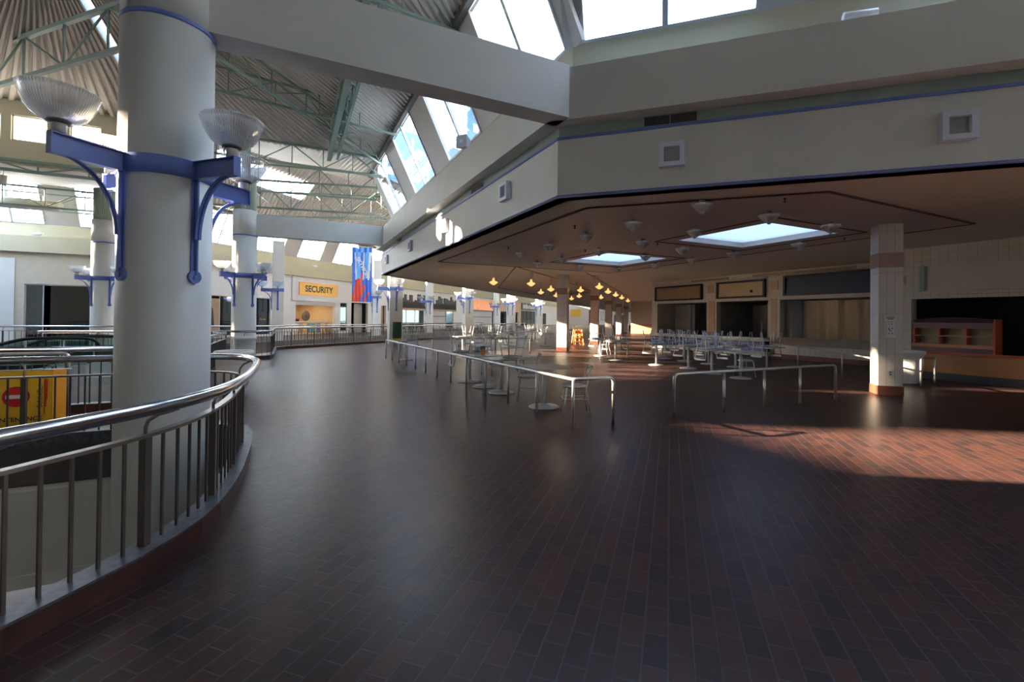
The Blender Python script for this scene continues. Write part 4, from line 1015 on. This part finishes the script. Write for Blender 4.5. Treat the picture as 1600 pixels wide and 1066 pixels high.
t = wall_thing('loudspeaker', 'grey box loudspeaker on the band above the long left-hand fascia', 'loudspeaker', FL, 4.2, 6.05, .2); t.rotation_euler[2] += R(35)
MB().hexa([(-.10, -.02, -.02), (.10, -.02, -.02), (.16, .26, -.07), (-.16, .26, -.07), (-.10, -.02, .18), (.10, -.02, .18), (.16, .26, .25), (-.16, .26, .25)]).build('cabinet', 'speaker', t); MB().tube([(0, .25, .09), (0, .27, .09)], .045, 14).build('driver', 'signwhite', t); MB().bar((0, -.02, .05), (0, -.12, -.05), .03).build('bracket', 'brushed', t)
t = wall_thing('spotlight', 'small white cylinder spotlight lying on the ledge at the upper right', 'spotlight', FR, 4.55, 6.08, .12)
MB().tube([(-.2, 0, 0), (.22, 0, .02)], .075, 18).build('housing', 'signwhite', t); MB().tube([(-.21, 0, 0), (-.2, 0, 0)], .05, 14).build('lens', 'speaker', t); MB().box(-.02, .02, -.02, .02, -.1, 0).build('bracket', 'speaker', t)
for F, u, lb in ((FA, -5.2, 'small pale spotlight on the ledge at the far left'), (FB, 13.6, 'small pale spotlight on the ledge above the SECURITY sign'), (FB, 3.0, 'small pale spotlight on the ledge behind the nearest column')):
    t = wall_thing('spotlight', lb, 'spotlight', F, u, 6.1, .2); MB().tube([(-.2, 0, 0), (.2, 0, .0)], .08, 12).build('housing', 'signwhite', t); MB().box(-.02, .02, -.02, .02, -.12, 0).build('bracket', 'speaker', t)
struct('trim_70', (lambda q: (FR.box(q, .9, 1.6, -.419, -.412, 6.1, 6.5), q)[1])(MB()), 'sage', 'damp stain on the olive parapet')
bpy.data.objects.remove(bpy.data.objects['trim_70'])

# ================================================================== SHOP FRONTS
holes_wall(FA, -22, .1, 0, 5.07, -.3, -.02, [(-12.5, -8.2, .1, 3.3), (-5.8, -1.7, .1, 3.28)], 'wall_shop_left', 'shopcream', 'white shop front wall at the far left')
FBH = [(2.3, 9.0, .1, 3.05), (11.6, 16.5, 0, 2.85), (17.25, 18.25, .15, 3.0), (18.9, 21.6, .0, 3.05), (23.8, 24.9, 0, 2.9), (27.2, 33.4, 0, 2.8), (34.6, 42.0, 0, 2.8), (45.8, 59.0, 0, 3.0), (62, 66.0, 0, 3.0), (70.0, 72.5, 0, 3.0), (74.5, 86, 0, 3.4), (90, 96, .2, 3.0)]
holes_wall(FB, -.1, 120, 0, 5.07, -.3, -.02, FBH, 'wall_shop_far', 'white', 'white shop front wall running away at the far side')
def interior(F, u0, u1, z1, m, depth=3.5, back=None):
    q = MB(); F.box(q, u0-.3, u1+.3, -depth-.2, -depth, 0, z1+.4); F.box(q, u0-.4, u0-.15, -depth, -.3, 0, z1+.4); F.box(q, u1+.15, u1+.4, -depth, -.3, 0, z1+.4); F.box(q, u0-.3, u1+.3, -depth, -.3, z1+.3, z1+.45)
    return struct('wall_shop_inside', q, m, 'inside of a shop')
def pane(F, u0, u1, z0, z1, m, label, n=-.12, mull=()):
    t = thing('shop_window', label, 'shop window', F.p(u0, n, z0)); t.rotation_euler = (0, 0, math.atan2(F.n.y, F.n.x)-PI/2)
    w = u1-u0; h = z1-z0
    MB().box(-w, 0, 0, .012, 0, h).build('pane', m, t)
    q = MB()
    for a in (0, w-.05)+tuple(mull): q.box(-a-.05, -a, -.03, .04, 0, h)
    q.box(-w, 0, -.03, .04, 0, .06); q.box(-w, 0, -.03, .04, h-.06, h); q.build('frame', 'mullion', t)
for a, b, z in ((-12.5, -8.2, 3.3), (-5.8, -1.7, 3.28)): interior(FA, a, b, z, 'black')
pane(FA, -5.8, -1.7, .1, 3.28, 'dglass', 'large dark shop window left of the third round column', mull=(.75,)); pane(FA, -12.5, -8.2, .1, 3.3, 'dglass', 'dark shop window at the left edge')
struct('trim_71', FA.box(MB(), -6.9, -6.2, -.02, .03, 0, 4.7), 'column', 'pale pilaster of the far left shop')
struct('trim_72', FA.box(MB(), -8.1, -7.1, -.02, .05, 0, 4.2), 'tan_wall', 'tan strip at the left edge of the shops')
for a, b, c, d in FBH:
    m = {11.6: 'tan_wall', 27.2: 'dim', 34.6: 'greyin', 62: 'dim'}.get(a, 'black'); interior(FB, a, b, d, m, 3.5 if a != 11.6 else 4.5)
pane(FB, 2.3, 9.0, .1, 3.05, 'dglass', 'dark shop window behind the second round column', mull=(2.3, 4.6))
t = wall_thing('window_lettering', 'small cream opening-hours lettering on the dark window right of the second round column', 'lettering', FB, 8.3, 1.35, -.09); text('hours', '12 a.m.', .22, 'signyellow', t, (0, .02, 0), RT)
t = wall_thing('poster', 'dark picture poster in the window left of the second round column', 'poster', FB, 3.9, .5, -.09); MB().box(-.7, .7, 0, .02, 0, 2.3).build('sheet', 'brownboard', t); MB().prism([(-.3, .3), (.1, .4), (.3, 1.2), (0, 1.9), (-.2, 1.5)], 0, .01).build('figure', 'ink', t); bpy.data.objects['figure'].rotation_euler = (PI/2, 0, 0); bpy.data.objects['figure'].location = (0, .035, 0)
# SECURITY
q = MB(); FB.box(q, 11.1, 16.75, -.02, .12, 2.95, 5.0); struct('trim_73', q, 'white', 'white board over the security desk')
q = MB(); FB.box(q, 11.5, 16.5, -.25, -.05, 2.6, 2.95); struct('trim_74', q, 'shutter', 'rolled-up shutter under the white board')
t = wall_thing('shop_sign', 'orange-yellow sign board reading SECURITY in black letters', 'sign', FB, 14.2, 3.52, .125)
MB().box(-2.35, 2.35, 0, .05, 0, 1.02).build('board', 'signyellow', t)
q = MB(); q.box(-2.4, 2.4, 0, .07, -.05, 0); q.box(-2.4, 2.4, 0, .07, 1.02, 1.07); q.box(-2.4, -2.35, 0, .07, 0, 1.02); q.box(2.35, 2.4, 0, .07, 0, 1.02); q.build('edge', 'copper', t)
text('lettering', 'SECURITY', .78, 'ink', t, (0, .052, .5), RT, bold=.018, sx=1.0)
ld = bpy.data.lights.new('desk_ceiling_lamp', 'AREA'); lo = bpy.data.objects.new('desk_ceiling_lamp', ld); C.objects.link(lo); ld.energy = 130; ld.color = (1, .75, .45); ld.shape = 'RECTANGLE'; ld.size = 3; ld.size_y = 2; lo.location = FB.p(14, -2.4, 2.95)
t = wall_thing('security_desk', 'security desk counter with coloured posters on its front', 'desk', FB, 14.05, 0, -.7)
MB().box(-2.4, 2.4, -.4, 0, 0, 1.08).build('front', 'tan_wall', t); MB().box(-2.4, 2.4, -.5, .08, 1.08, 1.14).build('worktop', 'white', t)
for x, wd, m in ((1.9, .3, 'white'), (1.15, .25, 'brownboard'), (.65, .2, 'signyellow'), (.2, .18, 'bluepaper'), (-.35, .3, 'greenpaper'), (-1.05, .25, 'bluepaper'), (-1.6, .28, 'signyellow'), (-2.1, .2, 'brownboard')): MB().box(x-wd, x+wd, 0, .02, .1, .95).build('poster', m, t)
t = wall_thing('file_cabinet', 'grey metal cabinet behind the security desk', 'cabinet', FB, 13.3, 0, -2.6); MB().box(-.45, .45, -.3, .3, 0, 1.9).build('body', 'shutter', t); MB().box(-.2, .2, .3, .32, 1.1, 1.14).build('handle', 'ink', t)
t = wall_thing('parasol_shape', 'rounded dark grey fan behind the security desk', 'fan', FB, 15.1, 1.1, -2.2); MB().tube([(0, -.05, .55), (0, .05, .55)], .48, 24).build('cage', 'dim', t); MB().tube([(0, .05, .55), (0, .08, .55)], .1, 12).build('hub', 'redbrown', t); MB().tube([(0, 0, -1.1), (0, 0, .1)], .04, 8).build('stand', 'dim', t)
t['label'] = 'rounded dark grey fan behind the security desk'; t.name = 'pedestal_fan'
struct('trim_75', FB.box(MB(), 11.4, 16.7, -4.5, -4.47, 1.05, 1.35), 'redbrown', 'dark red stripe on the wall behind the security desk')
t = wall_thing('poster', 'faded red and white poster behind the security desk', 'poster', FB, 14.6, 1.6, -4.47); MB().box(-.7, .7, 0, .02, 0, .9).build('sheet', 'tanboard', t); MB().box(-.5, .4, .02, .03, .3, .7).build('print', 'signred', t)
pane(FB, 17.25, 18.25, .15, 3.0, 'gglass', 'tall narrow green glass panel right of the security desk', -.1)
q = MB(); FB.box(q, 20.2, 21.5, -.8, -.7, 0, 3.0); struct('trim_76', q, 'greyin', 'grey panel inside the dark doorway')
q = MB(); FB.box(q, 23.8, 24.9, -.5, -.4, 0, 2.9); struct('door_1', q, 'brownboard', 'brown door right of the banner')
# skyline shop
t = wall_thing('skyline_sign', 'black city skyline cut-out along the top of a shop front', 'sign', FB, 34.9, 2.75, 0)
rng = random.Random(3); q = MB(); x = -7.8
while x < 7.8:
    wd = rng.uniform(.35, .75); h = rng.uniform(.8, 1.9)-.25*(rng.random() < .3); q.box(x, min(x+wd, 7.8), .0, .1, 0, h); x += wd
q.box(-7.8, 7.8, 0, .1, 0, .75); q.build('skyline', 'ink', t); MB().box(-7.8, 7.8, .1, .14, -.25, .0).build('ledge', 'brownboard', t)
pane(FB, 27.2, 33.4, 0, 2.8, 'gglass', 'wide green-tinted shop window at the left of the skyline shop', -.1, (2, 4)); pane(FB, 39.8, 42.0, 0, 2.8, 'gglass', 'narrow green-tinted window at the right of the skyline shop', -.1)
def shutter(u0, u1, z1, label, m='shutter'):
    t = wall_thing('roller_shutter', label, 'shutter', FB, (u0+u1)/2, 0, -.2); w = (u1-u0)/2; q = MB(); n = int((u1-u0)/.22)
    for k in range(n): a = -w+2*w*k/n; b = -w+2*w*(k+1)/n; q.box(a, b-.03, 0, .04, 0, z1)
    q.box(-w, w, -.02, 0, 0, z1); q.build('slats', m, t); MB().box(-w, w, -.02, .08, 1.75, 1.87).build('cross_rail', 'darkframe', t)
shutter(34.6, 39.8, 2.8, 'grey folding shutter in the middle of the skyline shop')
t = wall_thing('copper_sign', 'wide plain orange copper sign panel above a grey shutter', 'sign', FB, 52.3, 2.95, 0); MB().box(-6.9, 6.9, 0, .5, 0, 1.7).build('panel', 'copper', t)
MB().box(-7.0, 7.0, 0, .52, -.06, 0).build('edge', 'darkframe', t)
shutter(47, 58, 3.0, 'grey folding shutter under the copper sign')
q = MB(); FB.box(q, 60.5, 74.4, -.02, .05, 3.0, 5.0); FB.box(q, 66.3, 69.8, -.02, .05, 0, 3.0); FB.box(q, 72.6, 74.4, -.02, .05, 0, 3.0); struct('trim_77', q, 'peach', 'peach shop front panels')
pane(FB, 62, 66, 0, 3.0, 'dglass', 'dark window of the peach shop front', -.1); pane(FB, 70, 72.5, 0, 3.0, 'dglass', 'narrow dark doorway window of the peach shop front', -.1)
t = wall_thing('small_sign', 'small dark red sign on the peach shop front', 'sign', FB, 67.5, 3.6, .06); MB().box(-.9, .9, 0, .1, 0, .7).build('board', 'redbrown', t)
t = wall_thing('shop_sign', 'dark shop sign with white letters right of the peach shop front', 'sign', FB, 80.2, 3.5, 0); MB().box(-5.6, 5.6, 0, .2, 0, 1.5).build('board', 'dim', t); q = MB()
for k, (a, b) in enumerate([(-4.4, .9), (-3.3, .8), (-2.2, 1.0), (-1.1, .7), (.2, .9), (1.3, .6), (2.4, .9), (3.5, .7)]): q.box(-a-.35, -a+.35, .2, .24, .3, .3+b)
q.build('letters', 'signwhite', t)
pane(FB, 74.5, 86, 0, 3.4, 'dglass', 'dark glazed shop front under the white letters', -.1, (3, 6, 9))
shutter(90, 96, 3.0, 'black shutter in a white shop front in the distance', 'black')
# banner
t = thing('banner', 'tall blue and red cloth banner hanging from the roof right of the SECURITY sign', 'banner', (5.05, 36.5, 2.75), R(-26+9))
mats = ['pbanner', 'plight', 'signwhite', 'pred']; NX, NY = 40, 90; W_, H_ = 1.5, 4.2
vs = []; fs = []; mi = []
def yfold(x, z): return .09*math.sin(x*9)*(.3+.7*z/H_)+.03*math.sin(x*23+z)
for j in range(NY+1):
    for i in range(NX+1):
        x = -W_/2+W_*i/NX; z = H_*j/NY; vs.append((x*(1-.04*(1-abs(z/H_-.5))), yfold(x, z), z - (.12*abs(math.sin(x*3.2)) if j == NY else 0)))
def bcol(u, v):   # u 0..1 left-right, v 0..1 bottom-top
    def d(u0, v0, u1, v1, w): 
        t_ = max(0, min(1, ((u-u0)*(u1-u0)+(v-v0)*(v1-v0))/((u1-u0)**2+(v1-v0)**2))); return abs(u-u0-t_*(u1-u0)) < w*(1)
    if v > .9: return 0 if (u*7) % 2 < 1 else 1
    if v > .40 and (abs(u-(.13+.1*(1-v))) < .04 or abs(u-(.55+.03*v)) < .035 or abs(u-(.93-.18*(1-v))) < .06): return 2
    if .42 < v < .93 and (.2 < u < .42 or .62 < u < .86): return 1
    if v < .52 and u < .50 and abs(u-(.2+.3*min(v, .45)/.45*.6)) < .20-.25*max(0, v-.35): return 3 if u < .52 else 0
    if v < .30 and abs(u-(.32+.36*v/.3*.9)) < .07: return 3
    if v < .18 and abs(u-(.62+.22*v/.18)) < .06: return 3
    if v < .15 and u < .15: return 3
    return 0
for j in range(NY):
    for i in range(NX):
        a = j*(NX+1)+i; fs.append([a, a+1, a+NX+2, a+NX+1]); mi.append(bcol((i+.5)/NX, (j+.5)/NY))
me = bpy.data.meshes.new('cloth'); me.from_pydata(vs, [], fs)
for m in mats: me.materials.append(M[m])
for p, k in zip(me.polygons, mi): p.material_index = k; p.use_smooth = True
o = bpy.data.objects.new('cloth', me); C.objects.link(o); o.parent = t
MB().tube([(-.8, 0, H_), (.8, 0, H_)], .02, 8).build('pole', 'brushed', t); MB().tube([(-.7, 0, H_), (-.7, 0, H_+3.2)], .006, 5).build('cable', 'brushed', t); MB().tube([(.7, 0, H_), (.7, 0, H_+3.2)], .006, 5).build('cable', 'brushed', t)
text('lettering', 'SKYMON', .42, 'signwhite', t, (.05, -.14, 2.6), (PI/2, R(62), 0), .01, bold=.01)

# ================================================================== LEFT FOREGROUND
t = thing('warning_barrier', 'yellow folding maintenance barrier with a red no-entry disc behind the near guard rail', 'barrier', (-3.2, 8.3, 0))
MB().box(-.42, .35, 0, .012, .02, .84).build('front_panel', 'yellow', t)
MB().hexa([(.35, 0, .02), (.36, 0, .02), (.42, .25, .02), (.41, .26, .02), (.35, 0, .84), (.36, 0, .84), (.42, .25, .84), (.41, .26, .84)]).build('side_panel', 'amber', t)
MB().box(-.50, -.42, .0, .3, .02, .84).build('side_panel', 'amber', t)
MB().tube([(0, -.002, .50), (0, .0, .50)], .135, 40).build('disc', 'signred', t); MB().box(-.10, .10, -.006, -.001, .475, .525).build('bar', 'signwhite', t)
RF = (PI/2, 0, 0)
text('lettering', 'MAINTENANCE', .078, 'ink', t, (-.015, -.004, .20), RF, .001, bold=.0012)
text('lettering', 'Schindler', .085, 'ink', t, (.235, -.004, .5), (PI/2, -PI/2, 0), .001)
q = MB()
for x, a, b in ((.275, .25, .72), (.288, .35, .72), (.301, .45, .72)): q.box(x, x+.009, -.004, -.001, a, b)
q.box(.272, .312, -.004, -.001, .735, .765); q.build('red_stripes', 'signred', t)
MB().tube([(-.42, 0, .85), (.55, 0, .85)], .008, 8).build('top_rod', 'brushed', t)
for x in (-.42, .35, .42): MB().tube([(x, .012 if x < .4 else .26, 0), (x, .012 if x < .4 else .26, .88)], .012, 8).build('pole', 'ink', t)
def escalator(y, label, xo=0):
    t = thing('escalator', label, 'escalator', (-4.4+xo, y, 0))
    P = [(-.15, 0, .38), (.02, 0, .44), (.10, 0, .60), (.10, 0, .78), (0, 0, .93), (-.18, 0, .99), (-1.1, 0, 1.0), (-1.5, 0, .95), (-2.0, 0, .75), (-2.6, 0, .42), (-9.6, 0, -3.7)]
    P2 = [tuple(p) for p in smooth_path([Vector(p) for p in P], 2)]
    MB().tube([Vector(p) for p in P2], .04, 10).build('handrail', 'black_rubber', t)
    q = MB(); lo_ = [(-.15, .3), (-1.5, .2), (-2.6, -.45), (-9.6, -4.6)]
    q.poly([(p[0], 0, p[2]) for p in P2] + [(x, 0, z) for x, z in reversed(lo_)]); q.build('glass_side', 'gglass', t, nonorm=True)
    q = MB(); 
    for (a, b), (c, d) in zip(lo_[:-1], lo_[1:]): q.hexa([(a, -.12, b-.9 if b < 0 else 0.01), (c, -.12, d-.9), (c, .12, d-.9), (a, .12, b-.9 if b < 0 else .01), (a, -.12, b+.02), (c, -.12, d+.02), (c, .12, d+.02), (a, .12, b+.02)])
    q.build('skirt', 'brushed', t)
    for k in range(4): MB().tube([(-.6-k*.7, -.03, .2-(.35 if k == 3 else 0)), (-.6-k*.7, -.03, .93-.1*max(0, k-1.5)**2)], .018, 6).build('glass_post', 'brushed', t)
escalator(15.2, 'nearer escalator side with black handrail and green glass, left of the nearest column')
escalator(16.5, 'farther escalator side with black handrail and green glass, left of the nearest column', .2)
q = MB(); q.box(-5.9, -3.9, 15.0, 16.7, -.2, .01); struct('floor_landing', q, 'brushed', 'steel landing of the escalator')
for o in bpy.data.objects:
    if o.type == 'EMPTY': o.empty_display_size = .1
